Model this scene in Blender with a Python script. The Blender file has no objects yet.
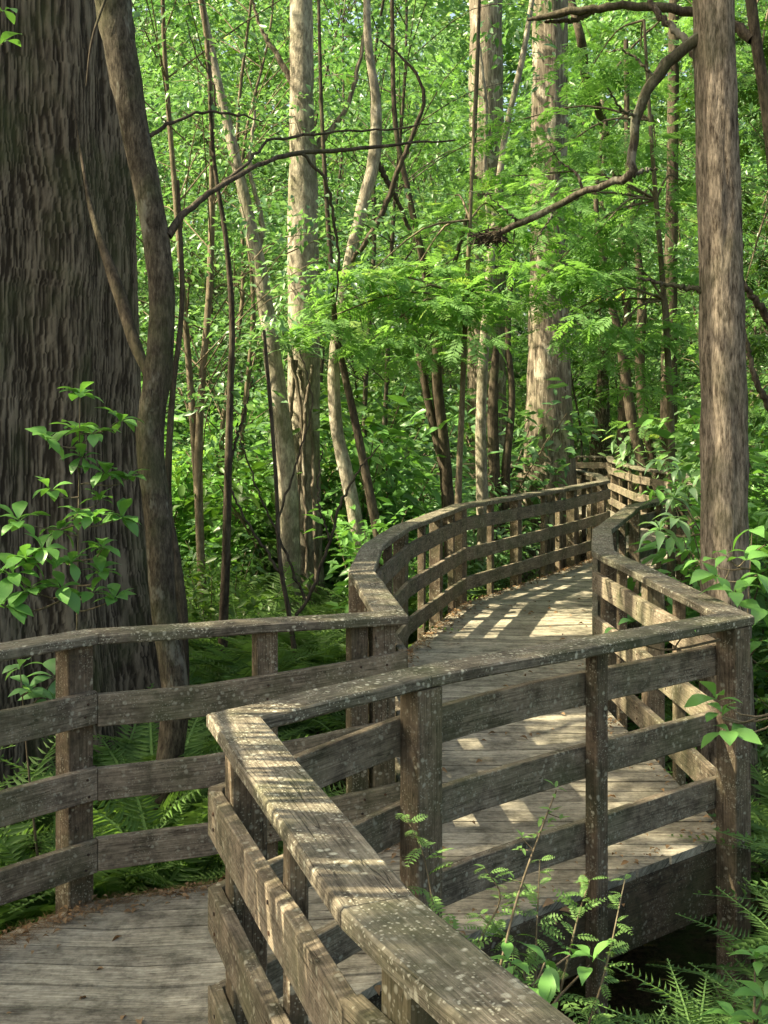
import bpy, math, random
import numpy as np
from mathutils import Vector, Matrix

rng = np.random.default_rng(7)
random.seed(7)
PI = math.pi
scene = bpy.context.scene
COL = scene.collection
F, CX, HY, EYE, CAP = 1120.0, 384.0, 415.0, 1.96, 1.07


def at(px, py, d):
    """world point that stands d metres in front of the camera"""
    return np.array([(px - CX) * d / F, d, EYE - (py - HY) * d / F])


# ------------------------------------------------------------------ objects
def link(o, parent=None):
    COL.objects.link(o)
    if parent is not None:
        o.parent = parent
    return o


def tag(o, label=None, cat=None, group=None, kind=None):
    if label: o['label'] = label
    if cat: o['category'] = cat
    if group: o['group'] = group
    if kind: o['kind'] = kind
    return o


def empty(name, loc, label, cat, group=None, rz=0.0, sc=1.0):
    o = bpy.data.objects.new(name, None)
    o.empty_display_size = 0.2
    o.location = loc
    o.rotation_euler = (0, 0, rz)
    o.scale = (sc, sc, sc)
    link(o)
    return tag(o, label, cat, group)


def copy_tree(root, loc, rz=0.0, sc=1.0, label=None, szf=1.0, group=None):
    r = root.copy()
    COL.objects.link(r)
    r.location = loc
    r.rotation_euler = (0, 0, rz)
    r.scale = (sc, sc, sc * szf)
    if label: r['label'] = label
    if group: r['group'] = group
    for ch in [c for c in bpy.data.objects if c.parent == root]:
        c = ch.copy()
        COL.objects.link(c)
        c.parent = r
    return r


def mesh_np(name, V, T, mat, parent=None, rnd=None, uv=None, smooth=False, k=3):
    """mesh from numpy arrays, faces all with k corners"""
    me = bpy.data.meshes.new(name)
    V = np.asarray(V, dtype=np.float32); T = np.asarray(T, dtype=np.int32)
    me.vertices.add(len(V)); me.vertices.foreach_set('co', V.ravel())
    me.loops.add(T.size); me.loops.foreach_set('vertex_index', T.ravel())
    me.polygons.add(len(T))
    me.polygons.foreach_set('loop_start', np.arange(0, T.size, k, dtype=np.int32))
    if smooth:
        me.polygons.foreach_set('use_smooth', np.ones(len(T), dtype=bool))
    me.update(calc_edges=True)
    if rnd is not None:
        a = me.attributes.new('rnd', 'FLOAT', 'POINT')
        a.data.foreach_set('value', np.asarray(rnd, dtype=np.float32))
    if uv is not None:
        l = me.uv_layers.new(name='UVMap')
        l.data.foreach_set('uv', np.asarray(uv, dtype=np.float32).ravel())
    me.materials.append(mat)
    o = bpy.data.objects.new(name, me)
    return link(o, parent)


class Soup:
    """collects quads/triangles (as quads with a doubled corner avoided: separate n-gons) with uv and rnd"""
    def __init__(s):
        s.v = []; s.f = []; s.uv = []; s.r = []

    def add(s, verts, faces, uvs, r=0.5):
        b = len(s.v)
        s.v += [tuple(map(float, p)) for p in verts]
        s.r += [r] * len(verts)
        for fc, u in zip(faces, uvs):
            s.f.append([b + i for i in fc]); s.uv.append(u)

    def build(s, name, mat, parent=None, smooth=False):
        me = bpy.data.meshes.new(name)
        me.from_pydata(s.v, [], s.f)
        l = me.uv_layers.new(name='UVMap')
        flat = [c for u in s.uv for p in u for c in p]
        l.data.foreach_set('uv', flat)
        a = me.attributes.new('rnd', 'FLOAT', 'POINT')
        a.data.foreach_set('value', s.r)
        if smooth:
            for p in me.polygons: p.use_smooth = True
        me.materials.append(mat)
        return link(bpy.data.objects.new(name, me), parent)


# ------------------------------------------------------------------ materials
class N:
    def __init__(s, name):
        s.m = bpy.data.materials.new(name); s.m.use_nodes = True
        s.t = s.m.node_tree; s.t.nodes.clear()
        s.out = s.t.nodes.new('ShaderNodeOutputMaterial')

    def n(s, typ, **kw):
        x = s.t.nodes.new('ShaderNode' + typ)
        for k, v in kw.items():
            if k.startswith('i_'):
                x.inputs[k[2:].replace('_', ' ')].default_value = v
            else:
                setattr(x, k, v)
        return x

    def l(s, a, b): s.t.links.new(a, b)

    def ramp(s, fac, stops):
        r = s.n('ValToRGB')
        e = r.color_ramp.elements
        while len(e) < len(stops): e.new(0.5)
        for el, (p, c) in zip(e, stops):
            el.position = p
            el.color = (c, c, c, 1) if isinstance(c, (int, float)) else (*c, 1)
        s.l(fac, r.inputs['Fac'])
        return r.outputs['Color']

    def noise(s, vec, scale, detail=4, rough=0.6, mp=None):
        if mp:
            m = s.n('Mapping'); m.inputs['Scale'].default_value = mp
            s.l(vec, m.inputs['Vector']); vec = m.outputs['Vector']
        x = s.n('TexNoise'); x.inputs['Scale'].default_value = scale
        x.inputs['Detail'].default_value = detail; x.inputs['Roughness'].default_value = rough
        s.l(vec, x.inputs['Vector'])
        return x.outputs['Fac']

    def mix(s, fac, a, b, mode='MIX'):
        x = s.n('Mix', data_type='RGBA', blend_type=mode)
        for sock, v in ((x.inputs[0], fac), (x.inputs[6], a), (x.inputs[7], b)):
            if isinstance(v, (int, float)): sock.default_value = v
            elif isinstance(v, tuple): sock.default_value = (*v, 1)
            else: s.l(v, sock)
        return x.outputs[2]

    def math(s, op, a, b=0.0):
        x = s.n('Math', operation=op)
        for sock, v in ((x.inputs[0], a), (x.inputs[1], b)):
            if isinstance(v, (int, float)): sock.default_value = v
            else: s.l(v, sock)
        return x.outputs[0]

    def bsdf(s, col, rough=0.8, spec=0.3, height=None, bump=0.5, dist=0.01):
        b = s.n('BsdfPrincipled')
        s.l(col, b.inputs['Base Color'])
        if isinstance(rough, float): b.inputs['Roughness'].default_value = rough
        else: s.l(rough, b.inputs['Roughness'])
        b.inputs['Specular IOR Level'].default_value = spec
        if height is not None:
            bp = s.n('Bump'); bp.inputs['Strength'].default_value = bump; bp.inputs['Distance'].default_value = dist
            s.l(height, bp.inputs['Height']); s.l(bp.outputs['Normal'], b.inputs['Normal'])
        return b


def wood(name, dark, light, lichen=0.5, moss=0.4, bump=0.6):
    k = N(name)
    uv = k.n('UVMap').outputs['UV']
    at_ = k.n('Attribute', attribute_name='rnd').outputs['Fac']
    grain = k.noise(uv, 1.0, 6, 0.7, (5, 130, 1))
    stain = k.noise(uv, 1.0, 4, 0.65, (5, 14, 1))
    knots = k.noise(uv, 1.0, 5, 0.7, (38, 42, 1))
    obj = k.n('TexCoord').outputs['Object']
    blot = k.noise(obj, 2.3, 5, 0.65)
    c = k.mix(k.ramp(grain, [(0.3, 0), (0.7, 1)]), dark, light)
    c = k.mix(0.75, c, k.ramp(stain, [(0.3, 0.42), (0.5, 0.9), (0.7, 1.25)]), 'MULTIPLY')
    c = k.mix(0.5, c, k.ramp(knots, [(0.35, 0.55), (0.6, 1.15)]), 'MULTIPLY')
    c = k.mix(1.0, c, k.ramp(at_, [(0, 0.76), (1, 1.2)]), 'MULTIPLY')
    c = k.mix(0.9, c, k.ramp(k.noise(obj, 9.0, 5, 0.75), [(0.36, 0.45), (0.52, 1.0), (0.68, 1.2)]), 'MULTIPLY')
    ck = k.math('ABSOLUTE', k.math('SUBTRACT', k.noise(uv, 1.0, 2, 0.5, (1.6, 34, 1)), 0.5))
    ckm = k.math('MULTIPLY', k.ramp(ck, [(0.0, 1), (0.012, 0)]), k.ramp(k.noise(uv, 1.0, 2, 0.5, (2.5, 6, 1)), [(0.45, 0), (0.55, 0.85)]))
    c = k.mix(ckm, c, (0.022, 0.016, 0.011))
    mm = k.math('MULTIPLY', k.ramp(blot, [(0.44, 0), (0.66, 1)]), moss)
    c = k.mix(mm, c, (0.075, 0.095, 0.04))
    # pale lichen discs of two sizes
    for sc, th, am in ((34, 0.27, 1.0), (95, 0.28, 0.85)):
        v = k.n('TexVoronoi'); v.inputs['Scale'].default_value = sc
        w = k.n('TexNoise'); w.inputs['Scale'].default_value = 30.0; k.l(obj, w.inputs['Vector'])
        ad = k.n('VectorMath', operation='SCALE'); ad.inputs['Scale'].default_value = 0.022
        k.l(w.outputs['Color'], ad.inputs[0])
        a2 = k.n('VectorMath', operation='ADD'); k.l(obj, a2.inputs[0]); k.l(ad.outputs[0], a2.inputs[1])
        k.l(a2.outputs[0], v.inputs['Vector'])
        disc = k.ramp(v.outputs['Distance'], [(th - 0.1, 1), (th + 0.06, 0)])
        msk = k.ramp(k.noise(obj, 7 + sc * 0.05, 3, 0.6), [(0.44, 0), (0.56, 1)])
        f = k.math('MULTIPLY', k.math('MULTIPLY', disc, msk), lichen * am)
        c = k.mix(f, c, (0.46, 0.44, 0.35))
    h = k.math('SUBTRACT', k.math('ADD', k.math('MULTIPLY', grain, 0.7), k.math('MULTIPLY', knots, 0.6)), k.math('MULTIPLY', ckm, 0.5))
    b = k.bsdf(c, 0.85, 0.2, h, bump, 0.006)
    k.l(b.outputs[0], k.out.inputs[0])
    return k.m


def bark(name, dark, light, scale=1.0, stretch=0.1, bump=0.9, moss=0.2, mosscol=(0.07, 0.085, 0.035), patch=None, tight=False, attr=False):
    k = N(name)
    obj = k.n('TexCoord').outputs['Object']
    a = k.noise(obj, 22 * scale, 5, 0.7, (1, 1, stretch))
    b_ = k.noise(obj, 60 * scale, 4, 0.7, (1, 1, stretch * 0.8))
    g = k.noise(obj, 3.2 * scale, 4, 0.6, (1, 1, 0.4))
    m = k.noise(obj, 1.6, 5, 0.6)
    h = k.math('ADD', k.math('MULTIPLY', a, 0.65), k.math('MULTIPLY', b_, 0.35))
    if attr:
        h = k.math('ADD', k.math('MULTIPLY', h, 0.62), k.math('MULTIPLY', k.n('Attribute', attribute_name='rnd').outputs['Fac'], 0.38))
    if tight:
        c = k.ramp(h, [(0.42, dark), (0.52, tuple(x * 0.3 for x in light)), (0.61, light)])
    else:
        c = k.ramp(h, [(0.38, dark), (0.5, tuple((x + y) * 0.42 for x, y in zip(dark, light))), (0.64, light)])
    c = k.mix(0.8, c, k.ramp(g, [(0.3, 0.55), (0.68, 1.3)]), 'MULTIPLY')
    if patch:
        c = k.mix(k.ramp(k.noise(obj, 4.5, 5, 0.7, (1, 1, 0.5)), [(0.56, 0), (0.62, 0.8)]), c, patch)
    c = k.mix(k.math('MULTIPLY', k.ramp(m, [(0.5, 0), (0.65, 1)]), moss), c, mosscol)
    b = k.bsdf(c, 0.9, 0.15, h, bump, 0.03 / scale)
    k.l(b.outputs[0], k.out.inputs[0])
    return k.m


def leafmat(name, c0, c1, trans=0.45, tcol=None, rough=0.42, spec=0.45):
    k = N(name)
    at_ = k.n('Attribute', attribute_name='rnd').outputs['Fac']
    oi = k.n('ObjectInfo').outputs['Random']
    f = k.math('ADD', k.math('MULTIPLY', at_, 0.62), k.math('MULTIPLY', oi, 0.38))
    c = k.ramp(f, [(0.0, c0), (0.85, c1), (1.0, tuple(x * y for x, y in zip(c1, (1.5, 1.05, 0.8))))])
    b = k.bsdf(c, rough, spec)
    t = k.n('BsdfTranslucent')
    tc = k.mix(1.0, c, tcol or (1.3, 1.35, 0.75), 'MULTIPLY')
    k.l(tc, t.inputs['Color'])
    mx = k.n('MixShader'); mx.inputs[0].default_value = trans
    k.l(b.outputs[0], mx.inputs[1]); k.l(t.outputs[0], mx.inputs[2])
    k.l(mx.outputs[0], k.out.inputs[0])
    return k.m


M = {}
M['cap'] = wood('wood_cap', (0.065, 0.05, 0.034), (0.30, 0.26, 0.205), 1.0, 0.45, 1.0)
M['board'] = wood('wood_board', (0.085, 0.063, 0.046), (0.35, 0.285, 0.215), 0.5, 0.45)
M['post'] = wood('wood_post', (0.08, 0.056, 0.038), (0.27, 0.205, 0.147), 0.6, 0.35)
M['plank'] = wood('wood_plank', (0.20, 0.172, 0.132), (0.50, 0.455, 0.37), 0.12, 0.1, 0.5)
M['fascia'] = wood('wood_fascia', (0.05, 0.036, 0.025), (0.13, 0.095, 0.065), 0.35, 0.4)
M['cypress'] = bark('bark_cypress', (0.022, 0.016, 0.010), (0.36, 0.29, 0.215), 2.2, 0.10, 1.0, 0.35, tight=True)
M['cypress_strands'] = bark('bark_cypress_strands', (0.036, 0.027, 0.019), (0.20, 0.16, 0.118), 3.2, 0.10, 1.0, 0.5, attr=True)
M['cypress_far'] = bark('bark_cypress_reddish', (0.05, 0.037, 0.027), (0.36, 0.30, 0.235), 1.3, 0.08, 1.0, 0.35, patch=(0.42, 0.38, 0.31))
M['pine'] = bark('bark_scaly', (0.040, 0.029, 0.021), (0.38, 0.31, 0.245), 2.3, 0.20, 1.0, 0.3)
M['pale'] = bark('bark_pale', (0.13, 0.11, 0.085), (0.50, 0.44, 0.35), 1.0, 0.35, 0.7, 0.6, (0.10, 0.11, 0.05), patch=(0.46, 0.42, 0.34))
M['mottled'] = bark('bark_mottled', (0.022, 0.017, 0.012), (0.15, 0.125, 0.095), 2.0, 0.3, 1.0, 0.6, patch=(0.20, 0.19, 0.155))
M['darkbark'] = bark('bark_dark', (0.028, 0.022, 0.016), (0.14, 0.11, 0.08), 1.2, 0.3, 0.7, 0.3)
M['twig'] = bark('bark_twig', (0.09, 0.07, 0.045), (0.26, 0.21, 0.15), 1.5, 0.4, 0.4, 0.3)
M['leaf'] = leafmat('leaf_green', (0.035, 0.105, 0.035), (0.145, 0.29, 0.125), 0.42, rough=0.36, spec=0.6)
M['leaf_light'] = leafmat('leaf_light_green', (0.065, 0.17, 0.06), (0.235, 0.39, 0.205), 0.42, rough=0.36, spec=0.6)
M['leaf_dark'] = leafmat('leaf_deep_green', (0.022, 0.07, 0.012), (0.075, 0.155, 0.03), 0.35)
M['leaf_glossy'] = leafmat('leaf_glossy', (0.06, 0.18, 0.04), (0.17, 0.36, 0.10), 0.35, rough=0.35, spec=0.4)
M['feather'] = leafmat('leaf_feathery', (0.085, 0.21, 0.05), (0.21, 0.39, 0.14), 0.5, rough=0.6, spec=0.2)
M['fern'] = leafmat('leaf_fern', (0.06, 0.13, 0.04), (0.18, 0.31, 0.10), 0.4, rough=0.55, spec=0.25)
M['dry'] = leafmat('leaf_dry', (0.12, 0.065, 0.03), (0.36, 0.24, 0.14), 0.15, (1.1, 0.9, 0.7), 0.8, 0.15)


def ground_mat():
    k = N('forest_floor')
    obj = k.n('TexCoord').outputs['Object']
    a = k.noise(obj, 3.0, 6, 0.7); b_ = k.noise(obj, 28, 5, 0.7); c_ = k.noise(obj, 0.5, 3, 0.6)
    c = k.mix(k.ramp(b_, [(0.35, 0), (0.65, 1)]), (0.030, 0.022, 0.014), (0.12, 0.085, 0.05))
    c = k.mix(k.ramp(a, [(0.45, 0), (0.6, 0.8)]), c, (0.05, 0.075, 0.022))
    c = k.mix(0.5, c, k.ramp(c_, [(0.3, 0.6), (0.7, 1.2)]), 'MULTIPLY')
    b = k.bsdf(c, 0.95, 0.1, b_, 1.0, 0.04)
    k.l(b.outputs[0], k.out.inputs[0])
    return k.m


M['ground'] = ground_mat()
k = N('rusty_nail'); k.l(k.bsdf(k.ramp(k.noise(k.n('TexCoord').outputs['Object'], 90), [(0.4, (0.02, 0.015, 0.012)), (0.7, (0.11, 0.05, 0.025))]), 0.7, 0.4).outputs[0], k.out.inputs[0]); M['nail'] = k.m

# ------------------------------------------------------------------ camera, light
SE = math.radians(47)
SAZ = np.array([-0.985, -0.17]); SAZ = SAZ / np.linalg.norm(SAZ)
SUN = np.array([SAZ[0] * math.cos(SE), SAZ[1] * math.cos(SE), math.sin(SE)])

cam = bpy.data.cameras.new('camera')
co = bpy.data.objects.new('camera', cam); link(co)
co.location = (0, 0, EYE)
co.rotation_euler = (PI / 2, 0, 0)
cam.sensor_fit = 'VERTICAL'; cam.sensor_height = 36.0
cam.lens = 36.0 * F / 1024.0
cam.shift_y = -(512 - HY) / 1024.0
cam.clip_end = 400; cam.clip_start = 0.05
scene.camera = co

w = bpy.data.worlds.new('World'); scene.world = w; w.use_nodes = True
nt = w.node_tree
bg = nt.nodes['Background']
sk = nt.nodes.new('ShaderNodeTexSky'); sk.sky_type = 'NISHITA'; sk.sun_disc = False
sk.sun_elevation = SE; sk.sun_rotation = math.atan2(SUN[0], SUN[1]); sk.air_density = 1.0; sk.dust_density = 5.0
nt.links.new(sk.outputs[0], bg.inputs[0]); bg.inputs[1].default_value = 0.13
sl = bpy.data.lights.new('sun', 'SUN'); sl.energy = 5.0; sl.angle = math.radians(0.53); sl.color = (1.0, 0.93, 0.80)
so = bpy.data.objects.new('sun', sl); link(so); so.location = (-20, -6, 25)
so.rotation_euler = Vector((-SUN[0], -SUN[1], -SUN[2])).to_track_quat('-Z', 'Y').to_euler()

scene.view_settings.view_transform = 'Standard'
scene.view_settings.look = 'None'
scene.view_settings.exposure = 1.7
scene.view_settings.gamma = 1.0
scene.view_settings.use_white_balance = True
scene.view_settings.white_balance_temperature = 8000
scene.view_settings.white_balance_tint = 0
scene.render.engine = 'CYCLES'
cy = scene.cycles
cy.max_bounces = 8; cy.diffuse_bounces = 5; cy.glossy_bounces = 2; cy.transmission_bounces = 5
cy.caustics_reflective = False; cy.caustics_refractive = False
cy.sample_clamp_indirect = 6.0
cy.use_denoising = True
try:
    cy.denoiser = 'OPENIMAGEDENOISE'; cy.denoising_input_passes = 'RGB_ALBEDO_NORMAL'; cy.denoising_prefilter = 'ACCURATE'
except Exception:
    pass


# ------------------------------------------------------------------ ground
def gz(x, y):
    return -0.68 + 0.07 * np.sin(x * 0.9 + 1.3) * np.cos(y * 0.7) + 0.04 * np.sin(x * 2.3 + y * 1.7) + 0.0006 * np.maximum(y - 8, 0) ** 1.5


def sstep(a, b, x):
    t = min(1, max(0, (x - a) / (b - a)))
    return t * t * (3 - 2 * t)


def dz(x, y):
    return -0.025 + 0.105 * sstep(-0.9, 0.5, x)


n = 120
xs = np.concatenate([np.linspace(-160, -16, 14), np.linspace(-15, 15, 110), np.linspace(16, 160, 14)])
ys = np.concatenate([np.linspace(-120, -6, 10), np.linspace(-5, 30, 120), np.linspace(32, 180, 18)])
X, Y = np.meshgrid(xs, ys)
Z = gz(X, np.minimum(Y, 40)) + rng.normal(0, 0.012, X.shape)
V = np.stack([X, Y, Z], -1).reshape(-1, 3)
nx, ny = len(xs), len(ys)
i = (np.arange(ny - 1)[:, None] * nx + np.arange(nx - 1)[None, :]).ravel()
Q = np.stack([i, i + 1, i + nx + 1, i + nx], 1)
o = mesh_np('ground', V, Q, M['ground'], smooth=True, k=4)
tag(o, 'dark swampy forest floor covered in leaf mould', 'ground', kind='structure')

# ------------------------------------------------------------------ railings
IN_OFF, OUT_OFF = 0.07, -0.07          # cap edges either side of the rail line (+ is the walking side)


def mitres(P, side):
    """for each vertex the vector that moves a unit offset to the walking side"""
    P = [np.array(p, float) for p in P]
    nrm = []
    for a, b in zip(P[:-1], P[1:]):
        d = (b - a) / np.linalg.norm(b - a)
        nrm.append(np.array([d[1], -d[0]]) * side)
    out = [nrm[0]]
    for a, b in zip(nrm[:-1], nrm[1:]):
        m = a + b; m = m / np.linalg.norm(m)
        out.append(m / max(0.45, m.dot(a)))
    out.append(nrm[-1])
    return P, out, nrm


def seg_board(P, mit, i, o0, o1, zf0, zf1, ch=0.004, nsub=5, wob=0.0015, ends=(0, 0), r=None):
    """a board along segment i, between offsets o0..o1, heights zf0..zf1 (functions of x,y)"""
    s = Soup()
    a, b = P[i], P[i + 1]
    L = np.linalg.norm(b - a); d = (b - a) / L
    ou, ov = random.random() * 40, random.random() * 40
    prof = [(0, ch), (0, 1 - ch), (ch, 1), (1 - ch, 1), (1, 1 - ch), (1, ch), (1 - ch, 0), (ch, 0)]
    wo, hz = abs(o1 - o0), abs(zf1(*a) - zf0(*a))
    rings = []
    nn = max(2, nsub + 1)
    for j in range(nn):
        t = j / (nn - 1)
        ring = []
        w0, w1 = (random.gauss(0, wob) if 0 < j < nn - 1 else 0 for _ in range(2))
        for (u, v) in prof:
            uu = ch / wo if u == ch else (1 - ch / wo if u == 1 - ch else u)
            vv = ch / hz if v == ch else (1 - ch / hz if v == 1 - ch else v)
            off = o0 + (o1 - o0) * uu
            p = (a + mit[i] * off + d * ends[0]) * (1 - t) + (b + mit[i + 1] * off - d * ends[1]) * t
            z = zf0(*p) + (zf1(*p) - zf0(*p)) * vv
            ring.append((p[0] + mit[i][0] * w0, p[1] + mit[i][1] * w0, z + w1))
        rings.append(ring)
    verts = [p for r_ in rings for p in r_]
    faces, uvs = [], []
    per = [0]
    for q in range(8):
        u0, v0 = prof[q]; u1, v1 = prof[(q + 1) % 8]
        per.append(per[-1] + (hz if abs(v1 - v0) > 0.5 else (wo if abs(u1 - u0) > 0.5 else ch)))
    for j in range(nn - 1):
        for q in range(8):
            q2 = (q + 1) % 8
            faces.append([j * 8 + q, (j + 1) * 8 + q, (j + 1) * 8 + q2, j * 8 + q2])
            x0, x1 = ou + L * j / (nn - 1), ou + L * (j + 1) / (nn - 1)
            uvs.append([(x0, ov + per[q]), (x1, ov + per[q]), (x1, ov + per[q + 1]), (x0, ov + per[q + 1])])
    faces.append(list(range(7, -1, -1))); uvs.append([(ou + prof[q][0] * .1, ov + prof[q][1] * .1) for q in range(7, -1, -1)])
    e = (nn - 1) * 8
    faces.append([e + q for q in range(8)]); uvs.append([(ou + prof[q][0] * .1, ov + prof[q][1] * .1) for q in range(8)])
    s.add(verts, faces, uvs, random.random() if r is None else r)
    return s


def post_soup(c, d, w1, w2, z0, z1, ch=0.005):
    """upright post centred at c (xy), w1 along direction d, w2 across"""
    s = Soup()
    nrm = np.array([d[1], -d[0]])
    ou, ov = random.random() * 40, random.random() * 40
    cs = [(-1, -1), (1, -1), (1, 1), (-1, 1)]
    prof = []
    for (x, y) in cs:
        a = (x * (w1 / 2 - ch), y * w2 / 2); b = (x * w1 / 2, y * (w2 / 2 - ch))
        prof += [a, b] if x * y > 0 else [b, a]
    # order the octagon by angle
    prof.sort(key=lambda p: math.atan2(p[1], p[0]))
    nn = 7
    lean = (random.gauss(0, 0.003), random.gauss(0, 0.003))
    rings = []
    for j in range(nn):
        t = j / (nn - 1); z = z0 + (z1 - z0) * t
        k = 1 + (random.gauss(0, 0.012) if 0 < j < nn - 1 else 0)
        rings += [(c[0] + d[0] * x * k + nrm[0] * y * k + lean[0] * (1 - t), c[1] + d[1] * x * k + nrm[1] * y * k + lean[1] * (1 - t), z) for (x, y) in prof]
    per = [0]
    for q in range(8):
        a, b = prof[q], prof[(q + 1) % 8]
        per.append(per[-1] + math.hypot(a[0] - b[0], a[1] - b[1]))
    faces, uvs = [], []
    for j in range(nn - 1):
        for q in range(8):
            q2 = (q + 1) % 8
            faces.append([j * 8 + q, j * 8 + q2, (j + 1) * 8 + q2, (j + 1) * 8 + q])
            u0, u1 = ou + (z1 - z0) * j / (nn - 1), ou + (z1 - z0) * (j + 1) / (nn - 1)
            uvs.append([(u0, ov + per[q]), (u0, ov + per[q + 1]), (u1, ov + per[q + 1]), (u1, ov + per[q])])
    faces.append(list(range(7, -1, -1))); uvs.append([(ou + prof[q][1], ov + prof[q][0]) for q in range(7, -1, -1)])
    e = (nn - 1) * 8
    faces.append([e + q for q in range(8)]); uvs.append([(ou + prof[q][1], ov + prof[q][0]) for q in range(8)])
    s.add(rings, faces, uvs, random.random())
    return s


def railing(label, full, i0, i1, side, posts, group='railings along the boardwalk', capz=CAP, tops=(0.855, 0.558, 0.262)):
    """segments i0..i1 of the rail line 'full'; posts = [(segment, t, width)]"""
    P, mit, nrm = mitres(full, side)
    c = P[i0]
    root = empty('wooden_railing', (0, 0, 0), label, 'railing', group)
    for i in range(i0, i1):
        seg_board(P, mit, i, OUT_OFF - 0.005, IN_OFF + 0.004, lambda x, y: capz - 0.042, lambda x, y: capz, 0.006, 6, 0.0016,
                  (0.0015, 0.0015)).build('cap_rail', M['cap'], root)
        for tz in tops:
            jit = random.gauss(0, 0.004)
            sb = seg_board(P, mit, i, 0.032, IN_OFF, lambda x, y: dz(x, y) + tz - 0.13 + jit, lambda x, y: dz(x, y) + tz + jit, 0.003, 6, 0.0018,
                           (0.002, 0.002))
            nf = len(sb.f)
            a, b = P[i], P[i + 1]
            L = np.linalg.norm(b - a); d = (b - a) / L
            for (pi, pt_, pw) in posts:
                if pi != i: continue
                for hz in (-0.035, -0.095):
                    q = a + (b - a) * min(max(pt_, 0.03), 0.97) + nrm[i] * (IN_OFF + 0.0035) + d * random.gauss(0, .006)
                    zc = dz(*q) + tz + jit + hz + random.gauss(0, .005)
                    ring = [(q[0] + d[0] * 0.0055 * math.cos(u), q[1] + d[1] * 0.0055 * math.cos(u), zc + 0.0055 * math.sin(u)) for u in np.linspace(0, 2 * PI, 8, endpoint=False)]
                    back = [(x - nrm[i][0] * .004, y - nrm[i][1] * .004, z) for (x, y, z) in ring]
                    fs = [list(range(8))] + [[e, 8 + e, 8 + (e + 1) % 8, (e + 1) % 8] for e in range(8)]
                    sb.add(ring + back, fs, [[(0, 0)] * len(f) for f in fs], 0.5)
            ob = sb.build('rail_board', M['board'], root)
            if len(sb.f) > nf:
                ob.data.materials.append(M['nail'])
                for q in range(nf, len(sb.f)): ob.data.polygons[q].material_index = 1
    for (i, t, wd) in posts:
        a, b = P[i], P[i + 1]
        d = (b - a) / np.linalg.norm(b - a)
        p = a * (1 - t) + b * t
        dep = min(wd, 0.105)
        off = 0.029 - dep / 2
        q = p + nrm[i] * off
        g = float(gz(q[0], q[1])) - 0.15
        post_soup(q, d, wd, dep, g, capz - 0.045).build('post', M['post'], root)
    return root


LEFT = [(-1.45, -3.0), (-2.35, 1.6), (-2.2, 3.5), (-1.2, 4.60), (0.03, 5.03), (-0.13, 6.43), (-0.08, 7.67), (0.14, 8.98), (0.76, 11.17),
        (1.86, 13.1), (2.36, 14.0), (3.03, 15.35), (3.19, 16.8), (3.12, 18.6), (2.3, 20.4), (0.6, 21.6), (-2.5, 22.4)]
RIGHT = [(0.85, -3.0), (0.75, 0.55), (-0.01, 2.05), (-0.445, 3.32), (0.114, 3.88), (1.566, 5.0), (1.44, 7.36), (1.70, 8.74), (2.45, 11.0),
         (3.35, 12.6), (4.15, 14.9), (4.55, 17.0), (4.32, 18.9), (4.50, 22.1), (4.88, 24.3), (4.1, 24.5), (1.0, 24.8), (-3, 25.5)]
TH, TN = 0.105, 0.06
railing('weathered railing at the left edge in front of the huge dark trunk', LEFT, 0, 4, 1,
        [(0, 0.05, TH), (0, 0.5, TH), (1, 0.02, TH), (1, 0.6, TN), (2, 0.03, TH), (2, 0.5, TN), (2, 0.955, 0.115), (3, 0.56, 0.095), (3, 0.88, 0.08), (3, 0.97, TH)])
railing('brown railing curving away on the left from the square corner to the second bend', LEFT, 4, 8, 1,
        [(4, 0.52, 0.03), (5, 0.06, TH), (5, 0.55, TN), (6, 0.04, TH), (6, 0.5, TN), (7, 0.03, TH), (7, 0.3, TN), (7, 0.58, TH), (7, 0.82, TN)])
railing('straighter far stretch of the left railing running up to the flared trunk', LEFT, 8, 11, 1,
        [(8, 0.02, TH), (8, 0.33, TN), (8, 0.66, TH), (9, 0.02, TN), (9, 0.5, TN), (10, 0.02, TH), (10, 0.5, TN), (10, 0.94, TH)])
railing('small distant railing hooking back left behind the flared trunk', LEFT, 11, 16, 1,
        [(11, 0.5, TN), (12, 0.03, TH), (12, 0.5, TN), (13, 0.03, TH), (13, 0.5, TN), (14, 0.03, TH), (14, 0.5, TH), (15, 0.03, TH), (15, 0.3, TH), (15, 0.6, TH), (15, 0.95, TH)])
railing('nearest railing, its lichen speckled cap running out at the bottom', RIGHT, 0, 3, -1,
        [(0, 0.1, TH), (0, 0.6, TH), (1, 0.02, TH), (1, 0.5, TN), (1, 0.93, TH), (2, 0.44, 0.05), (2, 0.955, TH)])
railing('boards across the middle ending at the tall right corner post', RIGHT, 3, 5, -1,
        [(4, 0.0, 0.11), (4, 0.5, 0.066), (4, 0.975, 0.112)])
railing('right hand railing going back from the tall corner post beside the straight brown trunk', RIGHT, 5, 7, -1,
        [(5, 0.03, 0.05), (5, 0.33, 0.055), (5, 0.56, TH), (5, 0.8, 0.055), (5, 0.96, TH), (6, 0.5, TN), (6, 0.95, TH)])
railing('right railing half hidden behind bright green leaves beyond the second bend', RIGHT, 7, 11, -1,
        [(7, 0.3, TN), (7, 0.6, TN), (7, 0.95, TH), (8, 0.5, TN), (8, 0.95, TH), (9, 0.5, TN), (9, 0.95, TH), (10, 0.5, TN), (10, 0.95, TH)])
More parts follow.
